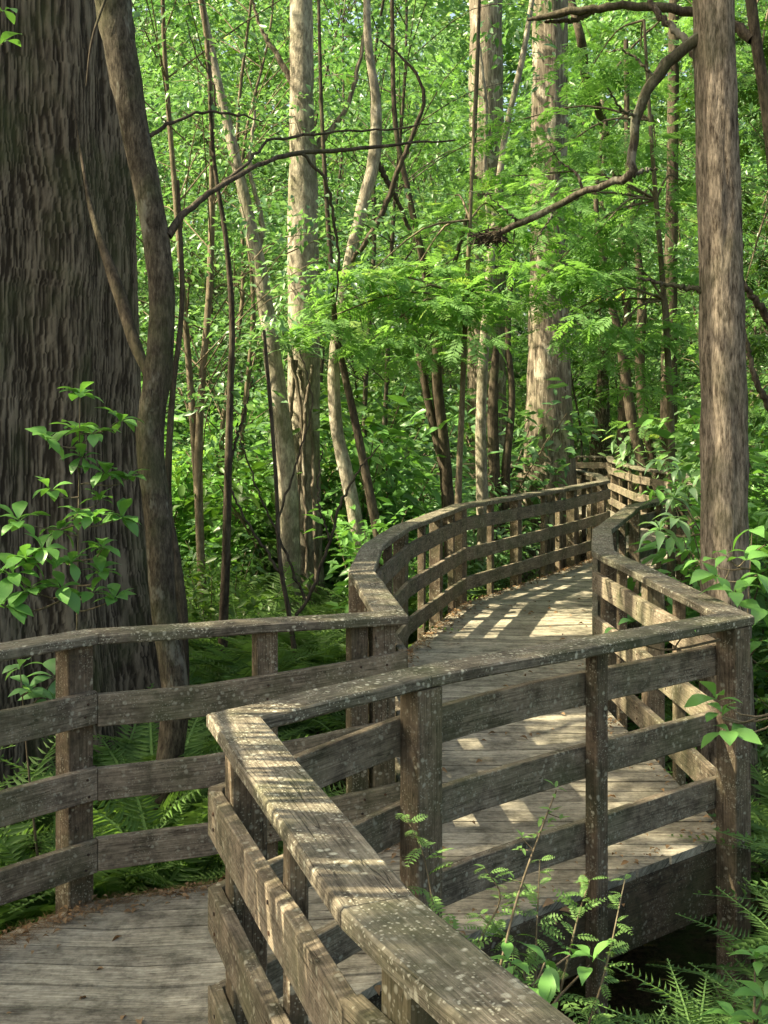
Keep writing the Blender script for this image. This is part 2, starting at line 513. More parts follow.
railing('farthest sunlit railing where the walk turns left out of sight', RIGHT, 11, 17, -1,
        [(11, 0.5, TN), (11, 0.95, TH), (12, 0.33, TN), (12, 0.66, TN), (12, 0.98, TH), (13, 0.5, TN), (13, 0.95, TH), (14, 0.9, TH),
         (15, 0.33, TH), (15, 0.66, TH), (15, 0.98, TH), (16, 0.33, TH), (16, 0.66, TH), (16, 0.98, TH)])


# ------------------------------------------------------------------ deck
def clip(poly, n_, c):
    """keep the side n.p <= c"""
    out = []
    for k in range(len(poly)):
        p, q = poly[k], poly[(k + 1) % len(poly)]
        a, b = n_.dot(p) - c, n_.dot(q) - c
        if a <= 0: out.append(p)
        if (a < 0 < b) or (b < 0 < a):
            out.append(p + (q - p) * (a / (a - b)))
    return out


deck = Soup()


def plank_poly(poly, d, r, th=0.036, zj=0.0):
    if len(poly) < 3: return
    ar = sum(poly[k][0] * poly[(k + 1) % len(poly)][1] - poly[(k + 1) % len(poly)][0] * poly[k][1] for k in range(len(poly)))
    if abs(ar) < 1e-3: return
    if ar < 0: poly = poly[::-1]
    n_ = np.array([-d[1], d[0]])
    m = len(poly)
    top = [(p[0], p[1], dz(*p) + zj) for p in poly]; bot = [(p[0], p[1], dz(*p) + zj - th) for p in poly]
    ro = r * 37
    U = lambda p, e=0: (ro + d[0] * p[0] + d[1] * p[1], ro + n_[0] * p[0] + n_[1] * p[1] + e)
    faces = [list(range(m)), list(range(2 * m - 1, m - 1, -1))]
    uvs = [[U(p) for p in poly], [U(p) for p in poly[::-1]]]
    for k in range(m):
        k2 = (k + 1) % m
        faces.append([k, m + k, m + k2, k2]); uvs.append([U(poly[k]), U(poly[k], th), U(poly[k2], th), U(poly[k2])])
    deck.add(top + bot, faces, uvs, r)


PL, mL, nL = mitres(LEFT, 1)
PR, mR, nR = mitres(RIGHT, -1)
EDG = 0.026
DL = [p + m * EDG for p, m in zip(PL, mL)]
DR = [p + m * EDG for p, m in zip(PR, mR)]
# near area: parallel boards clipped to convex pieces
A = np.array
pieces = [
    [DL[0], DR[0], DR[1], DL[1]],
    [DL[1], DR[1], DR[2], DL[2]],
    [DL[2], DR[2], DR[3], DL[3]],
    [DL[3], DR[3], DR[4], DL[4]],
    [DL[4], DR[4], DR[5]],
    [DL[4], DR[5], DR[6], DL[5]],
    [DL[5], DR[6], DL[6]],
]
dd = A([1.0, -0.055]); dd /= np.linalg.norm(dd)
nn_ = A([-dd[1], dd[0]])
W = 0.142
prnd = {}
for k in range(-40, 90):
    prnd[k] = (random.random(), random.gauss(0, 0.0012), random.uniform(0.006, 0.0095))
for pc in pieces:
    pc = [A(p) for p in pc]
    vals = [nn_.dot(p) for p in pc]
    for k in range(int(math.floor(min(vals) / W)), int(math.ceil(max(vals) / W))):
        r, zj, gp = prnd[k]
        q = clip(pc, nn_, (k + 1) * W - gp)
        if len(q) >= 3: q = clip(q, -nn_, -(k * W + gp * 0.3))
        if len(q) >= 3: plank_poly(q, dd, r, zj=zj)
# farther: boards fanned between the two edges
far = [(6, 6), (7, 7), (8, 8), (9, 9), (10, 9.6), (11, 11), (12, 12), (13, 13), (14, 15), (15, 16), (16, 17)]


def lerpR(t):
    i = min(int(t), len(DR) - 2); f = t - i
    return DR[i] * (1 - f) + DR[i + 1] * f


prev = (DL[6], DR[6])
for (li, ri) in far[1:]:
    cur = (DL[li], lerpR(ri))
    n_ = max(2, int(0.5 * (np.linalg.norm(cur[0] - prev[0]) + np.linalg.norm(cur[1] - prev[1])) / W))
    for j in range(n_):
        t0, t1 = j / n_ + 0.02 / n_, (j + 1) / n_ - 0.02 / n_
        a = prev[0] * (1 - t0) + cur[0] * t0; b = prev[1] * (1 - t0) + cur[1] * t0
        c = prev[1] * (1 - t1) + cur[1] * t1; d_ = prev[0] * (1 - t1) + cur[0] * t1
        dr = (b - a) / np.linalg.norm(b - a)
        plank_poly([a, b, c, d_], dr, random.random(), zj=random.gauss(0, 0.001))
    prev = cur
o = deck.build('boardwalk', M['plank'])
tag(o, 'grey weathered plank deck of the boardwalk winding into the forest', 'boardwalk', kind='structure')

# fascia and joists under the edges
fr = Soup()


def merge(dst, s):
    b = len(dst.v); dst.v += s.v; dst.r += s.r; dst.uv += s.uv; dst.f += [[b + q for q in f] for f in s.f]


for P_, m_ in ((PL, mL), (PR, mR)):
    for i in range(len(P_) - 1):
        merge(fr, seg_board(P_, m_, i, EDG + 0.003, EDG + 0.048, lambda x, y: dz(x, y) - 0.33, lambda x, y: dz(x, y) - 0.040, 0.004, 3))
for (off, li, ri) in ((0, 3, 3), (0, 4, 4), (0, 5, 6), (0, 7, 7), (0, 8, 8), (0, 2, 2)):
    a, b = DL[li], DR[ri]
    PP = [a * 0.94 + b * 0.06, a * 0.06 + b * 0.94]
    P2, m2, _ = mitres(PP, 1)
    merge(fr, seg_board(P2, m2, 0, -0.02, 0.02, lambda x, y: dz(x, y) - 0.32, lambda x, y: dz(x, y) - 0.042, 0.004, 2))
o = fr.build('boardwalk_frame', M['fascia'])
tag(o, 'dark fascia boards and joists under the edges of the boardwalk deck', 'deck frame', kind='structure')


# ------------------------------------------------------------------ tubes (trunks, limbs, stems)
class Tubes:
    def __init__(s): s.V = []; s.Q = []; s.n = 0

    def add(s, pts, rad, seg=8, rough=0.0, ridge=0.0):
        P = np.array(pts, float); R = np.array(rad, float)
        T = np.gradient(P, axis=0); T /= np.linalg.norm(T, axis=1)[:, None] + 1e-9
        ref = A([1.0, 0.13, 0.07]) if abs(T[0][0]) < 0.8 else A([0.1, 1.0, 0.1])
        U = np.cross(T, ref); U /= np.linalg.norm(U, axis=1)[:, None] + 1e-9
        W_ = np.cross(T, U)
        th = np.linspace(0, 2 * PI, seg, endpoint=False)
        k = np.ones((len(P), seg))
        if rough: k += rng.normal(0, rough, k.shape)
        if ridge: k += ridge * np.sin(th * 5 + P[:, 2:3] * 0.6)
        V = P[:, None, :] + (R[:, None] * k)[:, :, None] * (np.cos(th)[None, :, None] * U[:, None, :] + np.sin(th)[None, :, None] * W_[:, None, :])
        s.V.append(V.reshape(-1, 3))
        i = np.arange(len(P) - 1)[:, None] * seg + np.arange(seg)[None, :]
        j = np.arange(len(P) - 1)[:, None] * seg + (np.arange(seg)[None, :] + 1) % seg
        q = np.stack([i, j, j + seg, i + seg], -1).reshape(-1, 4) + s.n
        s.Q.append(q); s.n += V.shape[0] * seg

    def build(s, name, mat, parent=None):
        return mesh_np(name, np.concatenate(s.V), np.concatenate(s.Q), mat, parent, smooth=True, k=4)


def smooth_path(pts, n=24, wob=0.0):
    """Catmull-Rom through pts (k, dim)"""
    P = np.array(pts, float)
    P = np.vstack([2 * P[0] - P[1], P, 2 * P[-1] - P[-2]])
    out = []
    m = len(P) - 3
    for t in np.linspace(0, m - 1e-6, n):
        i = int(t); f = t - i
        a, b, c, d = P[i:i + 4]
        out.append(0.5 * ((2 * b) + (c - a) * f + (2 * a - 5 * b + 4 * c - d) * f * f + (3 * b - a - 3 * c + d) * f ** 3))
    out = np.array(out)
    if wob: out[1:-1, :3] += rng.normal(0, wob, (n - 2, 3))
    return out


def pxtube(tb, pts, seg=10, n=24, rough=0.03, wob=0.0, ridge=0.0):
    """pts = (px, py, depth, width in px)"""
    rows = []
    for (x, y, d, wpx) in pts:
        p = at(x, y, d); rows.append([*p, 0.5 * wpx * d / F])
    S = smooth_path(rows, n)
    if wob: S[1:-1, :3] += rng.normal(0, wob, (n - 2, 3))
    tb.add(S[:, :3], np.maximum(S[:, 3], 0.002), seg, rough, ridge)


# ------------------------------------------------------------------ leaves
def T_leaf(width=0.42, fold=0.10, droop=0.12):
    V = A([[0, 0, 0], [.3, -width * .43, fold * .8], [.3, width * .43, fold * .8], [.36, 0, 0], [.68, -width * .36, fold * .5 - droop * .4],
           [.68, width * .36, fold * .5 - droop * .4], [.7, 0, -droop * .45], [1, 0, -droop]])
    Fc = A([[0, 1, 3], [0, 3, 2], [1, 4, 6], [1, 6, 3], [3, 6, 5], [3, 5, 2], [4, 7, 6], [6, 7, 5]])
    return V, Fc


def T_small(width=0.5, fold=0.12):
    V = A([[0, 0, 0], [.45, -width / 2, fold], [1, 0, -.08], [.45, width / 2, fold]])
    return V, A([[0, 1, 2], [0, 2, 3]])


def T_pinnate(pairs=9, lw=0.16, ll=0.36, arch=0.0, ang=62, taper=1.0, droop=0.0, jitter=0.0, stalk=0.08, mid=0.4, ragged=0.0):
    """a feather: thin leaflets either side of a midrib, unit length"""
    V = []; Fc = []
    def c(t): return A([t, 0, arch * 4 * t * (1 - t) * 0.5 - droop * t * t])
    for k in range(pairs):
        t = stalk + (1 - stalk) * (k + 0.5) / pairs
        env = (math.sin(PI * min(1, (t - stalk) / (1 - stalk) * 0.86 + 0.14)) ** 0.6) if taper else 1
        L = ll * max(0.15, env)
        for sd in (-1, 1):
            if ragged and random.random() < 0.16: continue
            b = c(min(1, t + (random.uniform(-.5, .5) * ragged / pairs))); a = math.radians(ang + random.gauss(0, jitter))
            dirv = A([math.cos(a), sd * math.sin(a), -0.12 - random.random() * 0.1])
            perp = A([math.sin(a), -sd * math.cos(a), 0.0]) * lw * 0.5 * max(0.4, env) * (1 + ragged * random.uniform(-.6, .8))
            i = len(V)
            V += [b, b + dirv * L * mid + perp + A([0, 0, .012]), b + dirv * L, b + dirv * L * mid - perp + A([0, 0, .012])]
            Fc += [[i, i + 1, i + 2], [i, i + 2, i + 3]]
    i = len(V)
    st = [c(t) for t in np.linspace(0, 1, 6)]
    for k, p in enumerate(st):
        wv = 0.012 * (1 - k / 6) + 0.003
        V += [p + A([0, wv, 0]), p - A([0, wv, 0])]
    for k in range(5):
        q = i + 2 * k
        Fc += [[q, q + 2, q + 1], [q + 1, q + 2, q + 3]]
    return A(V), A(Fc)


def rots(yaw, pitch, roll):
    cy_, sy = np.cos(yaw), np.sin(yaw); cp, sp = np.cos(pitch), np.sin(pitch); cr, sr = np.cos(roll), np.sin(roll)
    z = np.zeros_like(yaw); o_ = np.ones_like(yaw)
    Rz = np.stack([cy_, -sy, z, sy, cy_, z, z, z, o_], -1).reshape(-1, 3, 3)
    Ry = np.stack([cp, z, sp, z, o_, z, -sp, z, cp], -1).reshape(-1, 3, 3)
    Rx = np.stack([o_, z, z, z, cr, -sr, z, sr, cr], -1).reshape(-1, 3, 3)
    return Rz @ Ry @ Rx


class Leaves:
    def __init__(s, tmpl): s.t = tmpl; s.P = []; s.Y = []; s.PI = []; s.R = []; s.S = []; s.C = []

    def add(s, P, yaw, pitch, roll, S, C):
        s.P.append(P); s.Y.append(yaw); s.PI.append(pitch); s.R.append(roll); s.S.append(S); s.C.append(C)

    def arrays(s):
        P = np.concatenate(s.P); R = rots(np.concatenate(s.Y), np.concatenate(s.PI), np.concatenate(s.R))
        S = np.concatenate(s.S); C = np.concatenate(s.C)
        V, Fc = s.t
        W_ = P[:, None, :] + S[:, None, None] * np.einsum('nij,vj->nvi', R, V)
        T = Fc[None] + (np.arange(len(P)) * len(V))[:, None, None]
        return W_.reshape(-1, 3), T.reshape(-1, 3), np.repeat(C, len(V))

    def build(s, name, mat, parent=None):
        V, T, C = s.arrays()
        return mesh_np(name, V, T, mat, parent, rnd=C)

    def clump(s, c, r, n_, size, flat=0.45, tone=0.5, pitch=0.25, spread=0.5, keep=None):
        """leaves spread through a flattened ball, pointing outwards"""
        d = rng.normal(0, 1, (n_, 3)); d /= np.linalg.norm(d, axis=1)[:, None]
        d *= (rng.random((n_, 1)) ** 0.45) * r
        d[:, 2] *= flat
        P = A(c) + d
        yaw = np.arctan2(d[:, 1], d[:, 0]) + rng.normal(0, 0.7, n_)
        pt = rng.normal(pitch, 0.4, n_)
        ro = rng.normal(0, spread, n_)
        S = size * rng.uniform(0.6, 1.25, n_)
        C = np.clip(tone + rng.normal(0, 0.22, n_), 0, 1)
        if keep is not None:
            k = keep(P); P, yaw, pt, ro, S, C = P[k], yaw[k], pt[k], ro[k], S[k], C[k]
        s.add(P, yaw, pt, ro, S, C)


LEAF, SMALL = T_leaf(), T_small()
FEATHER = T_pinnate(9, 0.11, 0.34, 0.0, 60, 1, 0.15, 6)
FERN = T_pinnate(42, 0.022, 0.14, 0.5, 74, 1, 0.55, 5, 0.18, 0.3)
FERN2 = T_pinnate(36, 0.024, 0.14, 0.35, 68, 1, 0.3, 7, 0.2, 0.3)


# ------------------------------------------------------------------ the great cypress
def big_cypress():
    c = A([-2.98, 7.6]); d = 7.6
    root = empty('cypress_tree', (c[0], c[1], -0.7), 'enormous dark cypress trunk with stringy fissured bark filling the left side', 'tree')
    nt_, nz = 760, 440
    th = np.linspace(0, 2 * PI, nt_, endpoint=False)
    zz = np.concatenate([np.linspace(-0.3, 6.6, 380), np.linspace(6.7, 15, 60)])
    TH_, ZZ = np.meshgrid(th, zz)
    r = 1.28 - 0.018 * ZZ + 0.42 * np.exp(-(ZZ + 0.1) / 0.8)
    flute = 0.0
    for k, amp, ph in ((3, .035, .5), (5, .04, 1.7), (9, .034, .2), (14, .022, 2.2)):
        flute = flute + amp * np.sin(k * TH_ + ph + 0.12 * ZZ + 0.25 * np.sin(ZZ * 0.7 + k))
    r = r * (1 + flute * (0.7 + 0.9 * np.exp(-ZZ / 1.5)))

    def strands(kv, kh):
        f = rng.normal(0, 1, (nz, nt_))
        f = np.apply_along_axis(lambda v: np.convolve(v, np.hanning(kv + 2)[1:-1], 'same'), 0, f)
        f = sum(np.roll(f, j, 1) for j in range(-(kh // 2), kh // 2 + 1)) if kh > 1 else f
        wander = np.cumsum(np.convolve(rng.normal(0, 1, nz), np.ones(25) / 25, 'same')) * 0.9
        for q in range(nz): f[q] = np.roll(f[q], int(wander[q]))
        return f / f.std()
    ff = 0.9 * strands(27, 1) + 0.6 * strands(9, 1) + 0.3 * strands(61, 3)
    ff = np.tanh(ff * 0.9)
    r = r + ff * 0.0075 + rng.normal(0, 0.0012, r.shape)
    ridge_attr = (ff * 0.5 + 0.5).ravel()
    V = np.stack([r * np.cos(TH_), r * np.sin(TH_), ZZ], -1).reshape(-1, 3)
    i = np.arange(nz - 1)[:, None] * nt_ + np.arange(nt_)[None, :]
    j = np.arange(nz - 1)[:, None] * nt_ + (np.arange(nt_)[None, :] + 1) % nt_
    Q = np.stack([i, j, j + nt_, i + nt_], -1).reshape(-1, 4)
    mesh_np('trunk', V, Q, M['cypress_strands'], root, rnd=ridge_attr, smooth=True, k=4)
    lv = Leaves(FEATHER)
    tb = Tubes()
    for k in range(8):
        a = rng.uniform(0.6 * PI, 1.4 * PI); z = rng.uniform(12.5, 15)
        e = A([math.cos(a) * rng.uniform(2, 4.5), math.sin(a) * rng.uniform(2, 4.5), z + rng.uniform(0, 1.5)])
        tb.add(smooth_path([[0, 0, z - 1.2], [*(e * A([.5, .5, 1]) + A([0, 0, -.2]))], e], 8), np.linspace(.16, .03, 8), 6)
        for q in range(6):
            lv.clump(e + rng.normal(0, 0.6, 3), 0.9, 50, 0.32, 0.4, 0.5)
    lv.build('crown', M['feather'], root)
    tb.build('limb', M['cypress'], root)


big_cypress()

# slender leaning trees and vines in front of and between the trunks
tb = Tubes()
root = empty('slender_tree', at(157, 884, 6.0), 'slender mottled tree bowing in an S in front of the enormous dark trunk', 'tree')
tb.add([(0, 0, 0)] * 0 or [(0, 0, -.1), (0, 0, 0)], [.001, .001], 4)
tb = Tubes()
off = at(157, 884, 6.0)


def sub(tb, o_):  # to local coordinates
    tb.V = [v - o_ for v in tb.V]
    return tb


pxtube(tb, [(162, 930, 6.0, 44), (157, 870, 6.0, 34), (170, 760, 6.0, 28), (175, 690, 6.0, 27), (164, 610, 6.0, 26), (158, 520, 6.0, 27), (150, 440, 6.0, 27),
            (158, 370, 6.0, 27), (162, 300, 6.0, 26), (153, 220, 6.0, 27), (135, 130, 6.0, 28), (122, 60, 6.0, 32), (112, 0, 6.0, 36), (104, -80, 6.0, 36), (96, -300, 6.0, 34), (120, -700, 6, 26)],
       14, 70, 0.035, ridge=0.03)
sub(tb, off).build('trunk', M['mottled'], root)
tb = Tubes(); pxtube(tb, [(168, 236, 6.0, 9), (190, 208, 6.15, 7), (222, 185, 6.4, 6), (262, 163, 6.7, 5), (300, 153, 7.0, 5), (350, 149, 7.3, 4), (400, 144, 7.6, 3), (455, 140, 7.9, 1.5)], 6, 40, 0.05, 0.004); sub(tb, off).build('limb', M['darkbark'], root)
tb = Tubes(); pxtube(tb, [(215, 190, 6.4, 4), (245, 165, 6.7, 3.5), (272, 140, 7.0, 3), (330, 133, 7.3, 2.6), (400, 128, 7.6, 2), (440, 122, 7.7, 1)], 5, 30, 0.05, 0.006); sub(tb, off).build('limb', M['darkbark'], root)
tb = Tubes(); pxtube(tb, [(300, 153, 7.0, 3.5), (325, 180, 7.1, 3.4), (334, 220, 7.2, 3.2), (338, 262, 7.3, 2.4), (336, 300, 7.4, 1.5)], 5, 24, 0.05, 0.006); sub(tb, off).build('limb', M['darkbark'], root)
tb = Tubes(); pxtube(tb, [(150, 136, 6.0, 5), (170, 124, 6.1, 4), (200, 112, 6.3, 3), (235, 114, 6.5, 2.6), (262, 122, 6.7, 1.4)], 5, 24, 0.05, 0.004); sub(tb, off).build('limb', M['darkbark'], root)
tb = Tubes(); pxtube(tb, [(216, 106, 6.4, 2.4), (212, 80, 6.4, 2), (196, 56, 6.4, 1.5), (186, 20, 6.4, 1.2)], 5, 16, 0.05, 0.004); sub(tb, off).build('limb', M['darkbark'], root)
tb = Tubes(); pxtube(tb, [(105, 0, 5.9, 3), (92, 40, 5.85, 2.5), (86, 86, 5.85, 1.5)], 5, 16, 0.05); sub(tb, off).build('limb', M['darkbark'], root)

tb = Tubes()
off = at(184, 800, 7.2)
pxtube(tb, [(192, 860, 7.2, 16), (184, 740, 7.2, 13), (182, 620, 7.2, 12), (176, 560, 7.2, 10), (168, 500, 7.2, 8), (172, 400, 7.2, 6), (182, 300, 7.2, 5), (178, 180, 7.2, 3)], 8, 40, 0.04)
pxtube(tb, [(72, 90, 6.7, 1.5), (82, 160, 6.5, 3), (90, 205, 6.35, 5), (102, 245, 6.25, 8), (118, 290, 6.2, 13), (132, 335, 6.15, 12), (150, 380, 6.1, 10)], 8, 20, 0.05)
o = sub(tb, off).build('vine_stem', M['darkbark'])
o.location = off
tag(o, 'mossy dark stem twisting up close behind the S shaped slender tree', 'vine')


# ------------------------------------------------------------------ named trees
def px_tree(name, label, mat, trunks, limbs=(), leafs=None, limbmat=None, group=None, cat='tree', seg=14, crown_high=None, rough=0.03, ridge=0.02):
    b = trunks[0][0]
    off = at(b[0], b[1], b[2])
    root = empty(name, off, label, cat, group)
    for t in trunks:
        tb = Tubes(); pxtube(tb, t, seg, 46, rough, 0.0, ridge)
        sub(tb, off).build('trunk', mat, root)
    if limbs:
        for t in limbs:
            tb = Tubes(); pxtube(tb, t, 7, 34, 0.05, 0.006)
            sub(tb, off).build('limb', limbmat or mat, root)
    if crown_high:
        z, n_, r = crown_high
        lv = Leaves(SMALL)
        tt = A([at(*trunks[0][-1][:3])[0], at(*trunks[0][-1][:3])[1], z])
        for q in range(n_):
            lv.clump(tt + rng.normal(0, 1, 3) * A([r, r, 1.2]), 0.8, 60, 0.14, 0.4, 0.6)
        V, T, C = lv.arrays()
        mesh_np('crown', V - off, T, M['leaf_light'], root, rnd=C)
    return root, off


# straight brown trunk on the right, with the crooked limb
px_tree('straight_tree', 'straight brown scaly trunk rising full height behind the tall corner post on the right', M['pine'],
        [[(728, 890, 6.60, 72), (727, 790, 6.60, 58), (726, 700, 6.60, 52), (725, 560, 6.60, 46), (724, 400, 6.60, 44), (721, 250, 6.60, 42), (717, 120, 6.60, 41), (714, 0, 6.60, 40), (711, -200, 6.60, 37), (706, -600, 6.60, 30)]],
        [[(704, 34, 6.60, 13), (684, 50, 6.60, 12), (662, 68, 6.60, 12), (648, 92, 6.60, 11), (637, 118, 6.60, 10), (633, 150, 6.60, 9), (631, 174, 6.60, 9), (612, 182, 6.68, 8),
          (585, 192, 6.76, 7), (556, 206, 6.85, 7), (520, 222, 6.93, 7), (486, 238, 7.01, 5), (470, 244, 7.01, 2)],
         [(631, 174, 6.60, 6), (645, 171, 6.68, 3), (658, 168, 6.76, 1)],
         [(655, 80, 6.60, 4), (640, 62, 6.6, 3), (622, 50, 6.6, 2), (606, 52, 6.6, 1)], [(585, 192, 6.76, 4), (575, 172, 6.76, 2.5), (558, 160, 6.8, 1.5), (548, 140, 6.8, 1)],
         [(556, 206, 6.85, 3), (548, 222, 6.85, 2), (534, 246, 6.85, 1.4), (530, 262, 6.85, 1)], [(520, 222, 6.93, 3), (505, 210, 6.93, 2), (488, 196, 6.93, 1.4), (470, 192, 6.93, 1)],
         [(637, 118, 6.60, 4), (620, 108, 6.55, 2.5), (608, 88, 6.5, 1.5)],
         [(704, 290, 6.60, 6), (680, 286, 6.60, 5), (655, 282, 6.60, 4), (636, 278, 6.60, 2)],
         [(700, 62, 6.68, 10), (684, 38, 6.76, 8), (664, 20, 6.85, 7), (650, 0, 6.93, 6), (640, -30, 6.93, 5)]], limbmat=M['mottled'], seg=36, rough=0.035, ridge=0.04)

px_tree('pale_tree', 'pale sunlit trunk in the left middle, its base wrapped in stringy roots', M['pale'],
        [[(304, 640, 12.60, 46), (304, 560, 12.60, 40), (304, 480, 12.60, 34), (304, 380, 12.60, 32), (303, 300, 12.60, 31), (303, 220, 12.60, 31), (302, 120, 12.60, 25), (301, 0, 12.60, 23), (300, -200, 12.60, 21), (300, -500, 12.60, 15)]],
        [[(303, 170, 12.60, 9), (322, 140, 12.60, 7), (345, 110, 12.60, 5), (360, 60, 12.60, 4), (372, -10, 12.60, 2)],
         [(302, 100, 12.60, 8), (280, 60, 12.60, 6), (262, 30, 12.60, 4), (250, -10, 12.60, 3)],
         [(296, 360, 12.30, 5), (290, 420, 12.30, 5), (286, 500, 12.30, 5), (284, 600, 12.30, 5)],
         [(300, 370, 12.30, 4), (312, 430, 12.30, 4), (314, 500, 12.30, 5), (318, 600, 12.30, 5)],
         [(290, 350, 12.30, 4), (302, 420, 12.27, 4), (298, 500, 12.30, 4), (300, 600, 12.30, 5)],
         [(312, 365, 12.30, 4), (304, 430, 12.23, 4), (306, 520, 12.23, 4), (308, 600, 12.23, 4)]], limbmat=M['cypress_far'])
px_tree('leaning_tree', 'light grey leaning stem left of the pale sunlit trunk', M['pale'],
        [[(292, 640, 12.00, 24), (290, 560, 12.00, 22), (287, 480, 12.00, 21), (277, 390, 12.00, 19), (266, 310, 12.00, 16), (258, 260, 12.00, 14), (246, 205, 12.00, 12), (236, 160, 12.00, 11), (222, 100, 12.00, 9), (205, 20, 12.00, 7), (190, -60, 12.00, 5)]],
        [[(258, 260, 12.00, 6), (262, 220, 12.00, 5), (250, 170, 12.00, 4), (255, 110, 12.00, 3)]])
px_tree('crooked_tree', 'peeling crooked stem leaning right just right of the pale sunlit trunk', M['pale'],
        [[(372, 640, 11.60, 16), (362, 560, 11.60, 15), (350, 490, 11.60, 14), (337, 430, 11.60, 13), (334, 370, 11.60, 12), (341, 310, 11.60, 12), (352, 250, 11.60, 12), (364, 200, 11.60, 12), (374, 160, 11.60, 13), (376, 100, 11.60, 10), (368, 40, 11.60, 8), (366, -60, 11.60, 6)]],
        [[(352, 262, 11.55, 4), (372, 232, 11.45, 6), (388, 200, 11.44, 6), (400, 165, 11.36, 5), (412, 135, 11.36, 4.5), (424, 100, 11.36, 4), (414, 70, 11.36, 3), (380, 40, 11.36, 2)],
         [(376, 160, 11.60, 7), (392, 190, 11.68, 5), (410, 230, 11.84, 4)]], limbmat=M['darkbark'])
px_tree('slanting_tree', 'thin nearly black slanting stem in front of the first curve of the left railing', M['darkbark'],
        [[(386, 590, 11, 12), (377, 530, 11, 10), (366, 475, 11, 9), (356, 425, 11, 8), (345, 375, 11, 7), (336, 330, 11, 6), (330, 250, 11, 5), (322, 120, 11, 4), (318, -20, 11, 3)]])
px_tree('dark_tree', 'dark thin tree forking just left of the first curve of the left railing', M['darkbark'],
        [[(452, 560, 12.5, 15), (448, 500, 12.5, 13), (443, 440, 12.5, 12), (437, 380, 12.5, 11), (437, 330, 12.5, 10), (425, 270, 12.5, 8), (410, 200, 12.5, 6), (395, 120, 12.5, 5), (392, 0, 12.5, 4)],
         [(444, 470, 12.5, 9), (432, 420, 12.5, 8), (422, 370, 12.5, 7), (414, 330, 12.5, 6), (400, 310, 12.5, 4)],
         [(437, 340, 12.5, 7), (450, 280, 12.6, 5), (470, 200, 12.7, 4), (476, 100, 12.8, 4), (480, -20, 12.8, 3)]])
px_tree('thin_tree', 'thin dark stem growing between the slender S shaped tree and the leaning grey stem', M['darkbark'],
        [[(222, 700, 9.5, 11), (223, 640, 9.5, 10), (226, 560, 9.5, 9), (228, 480, 9.5, 8), (230, 400, 9.5, 7), (232, 320, 9.5, 6), (226, 240, 9.5, 5), (214, 160, 9.5, 4), (208, 60, 9.5, 3)]],
        [[(229, 470, 9.5, 3), (242, 420, 9.5, 2.5), (252, 380, 9.5, 1.5)]])
px_tree('thin_tree', 'spindly dark stem with bare twigs in front of the roots of the pale sunlit trunk', M['darkbark'],
        [[(300, 690, 9, 6), (290, 620, 9, 5), (280, 560, 9, 4.5), (276, 480, 9, 4), (270, 400, 9, 4), (264, 330, 9, 3)]],
        [[(292, 625, 9, 4), (312, 590, 9, 3.5), (330, 540, 9, 3), (342, 500, 9, 3), (360, 470, 9, 2), (380, 445, 9, 1.2)],
         [(285, 580, 9, 3), (262, 545, 9, 3), (240, 510, 9, 2.5), (225, 470, 9, 1.5)],
         [(305, 600, 9, 3), (280, 540, 9, 2.5), (262, 500, 9, 2), (240, 440, 9, 1.5)],
         [(278, 520, 9, 2.5), (300, 450, 9, 2), (312, 400, 9, 1.4), (300, 350, 9, 1)],
         [(330, 540, 9, 2), (318, 500, 9, 2), (322, 450, 9, 1.5)]])
px_tree('slim_pale_tree', 'slim pale grey stem standing left of the flared reddish trunk, its top forking', M['pale'],
        [[(484, 560, 13.6, 14), (482, 480, 13.6, 12), (481, 420, 13.6, 11), (484, 350, 13.6, 10), (489, 290, 13.6, 9), (492, 240, 13.6, 8), (498, 190, 13.6, 7), (506, 130, 13.6, 6), (522, 60, 13.6, 6), (532, 0, 13.6, 5), (540, -60, 13.6, 4)]],
        [[(492, 250, 13.6, 5), (485, 180, 13.6, 4), (486, 110, 13.6, 4), (478, 40, 13.6, 3)]])
px_tree('flared_cypress', 'thick reddish brown cypress with a flared base behind the far left railing', M['cypress_far'],
        [[(550, 640, 17.6, 78), (550, 560, 17.6, 60), (550, 500, 17.6, 54), (550, 440, 17.6, 49), (550, 380, 17.6, 43), (549, 300, 17.6, 38), (549, 200, 17.6, 36), (549, 100, 17.6, 35), (549, 0, 17.6, 34), (548, -200, 17.6, 32), (548, -600, 17.6, 22)]],
        [], seg=30, ridge=0.06)
px_tree('grey_cypress', 'broad hazy grey trunk at the top between the pale trunk and the flared reddish trunk', M['cypress_far'],
        [[(490, 560, 27, 50), (488, 480, 27, 42), (487, 350, 27, 38), (486, 200, 27, 34), (486, 60, 27, 33), (486, -300, 27, 28)]], seg=20)
px_tree('far_cypress', 'small dark brown cone shaped trunk directly behind the farthest railing', M['cypress'],
        [[(600, 500, 30, 30), (601, 450, 30, 22), (602, 410, 30, 16), (603, 370, 30, 11), (603, 300, 30, 8), (603, 100, 30, 7)]], seg=16)
px_tree('forked_tree', 'dark stem curving left above the bright leaves near the far sunlit railing', M['darkbark'],
        [[(648, 560, 19.56, 15), (646, 480, 19.56, 12), (634, 430, 19.56, 11), (626, 380, 19.56, 10), (618, 330, 19.56, 8), (608, 290, 19.56, 6), (596, 200, 19.56, 5), (606, 120, 19.56, 4)],
         [(660, 560, 20.37, 12), (655, 480, 20.37, 10), (644, 420, 20.37, 10), (640, 360, 20.37, 10), (642, 300, 20.37, 9), (636, 240, 20.37, 7), (628, 160, 20.37, 6), (626, 40, 20.37, 5)]])
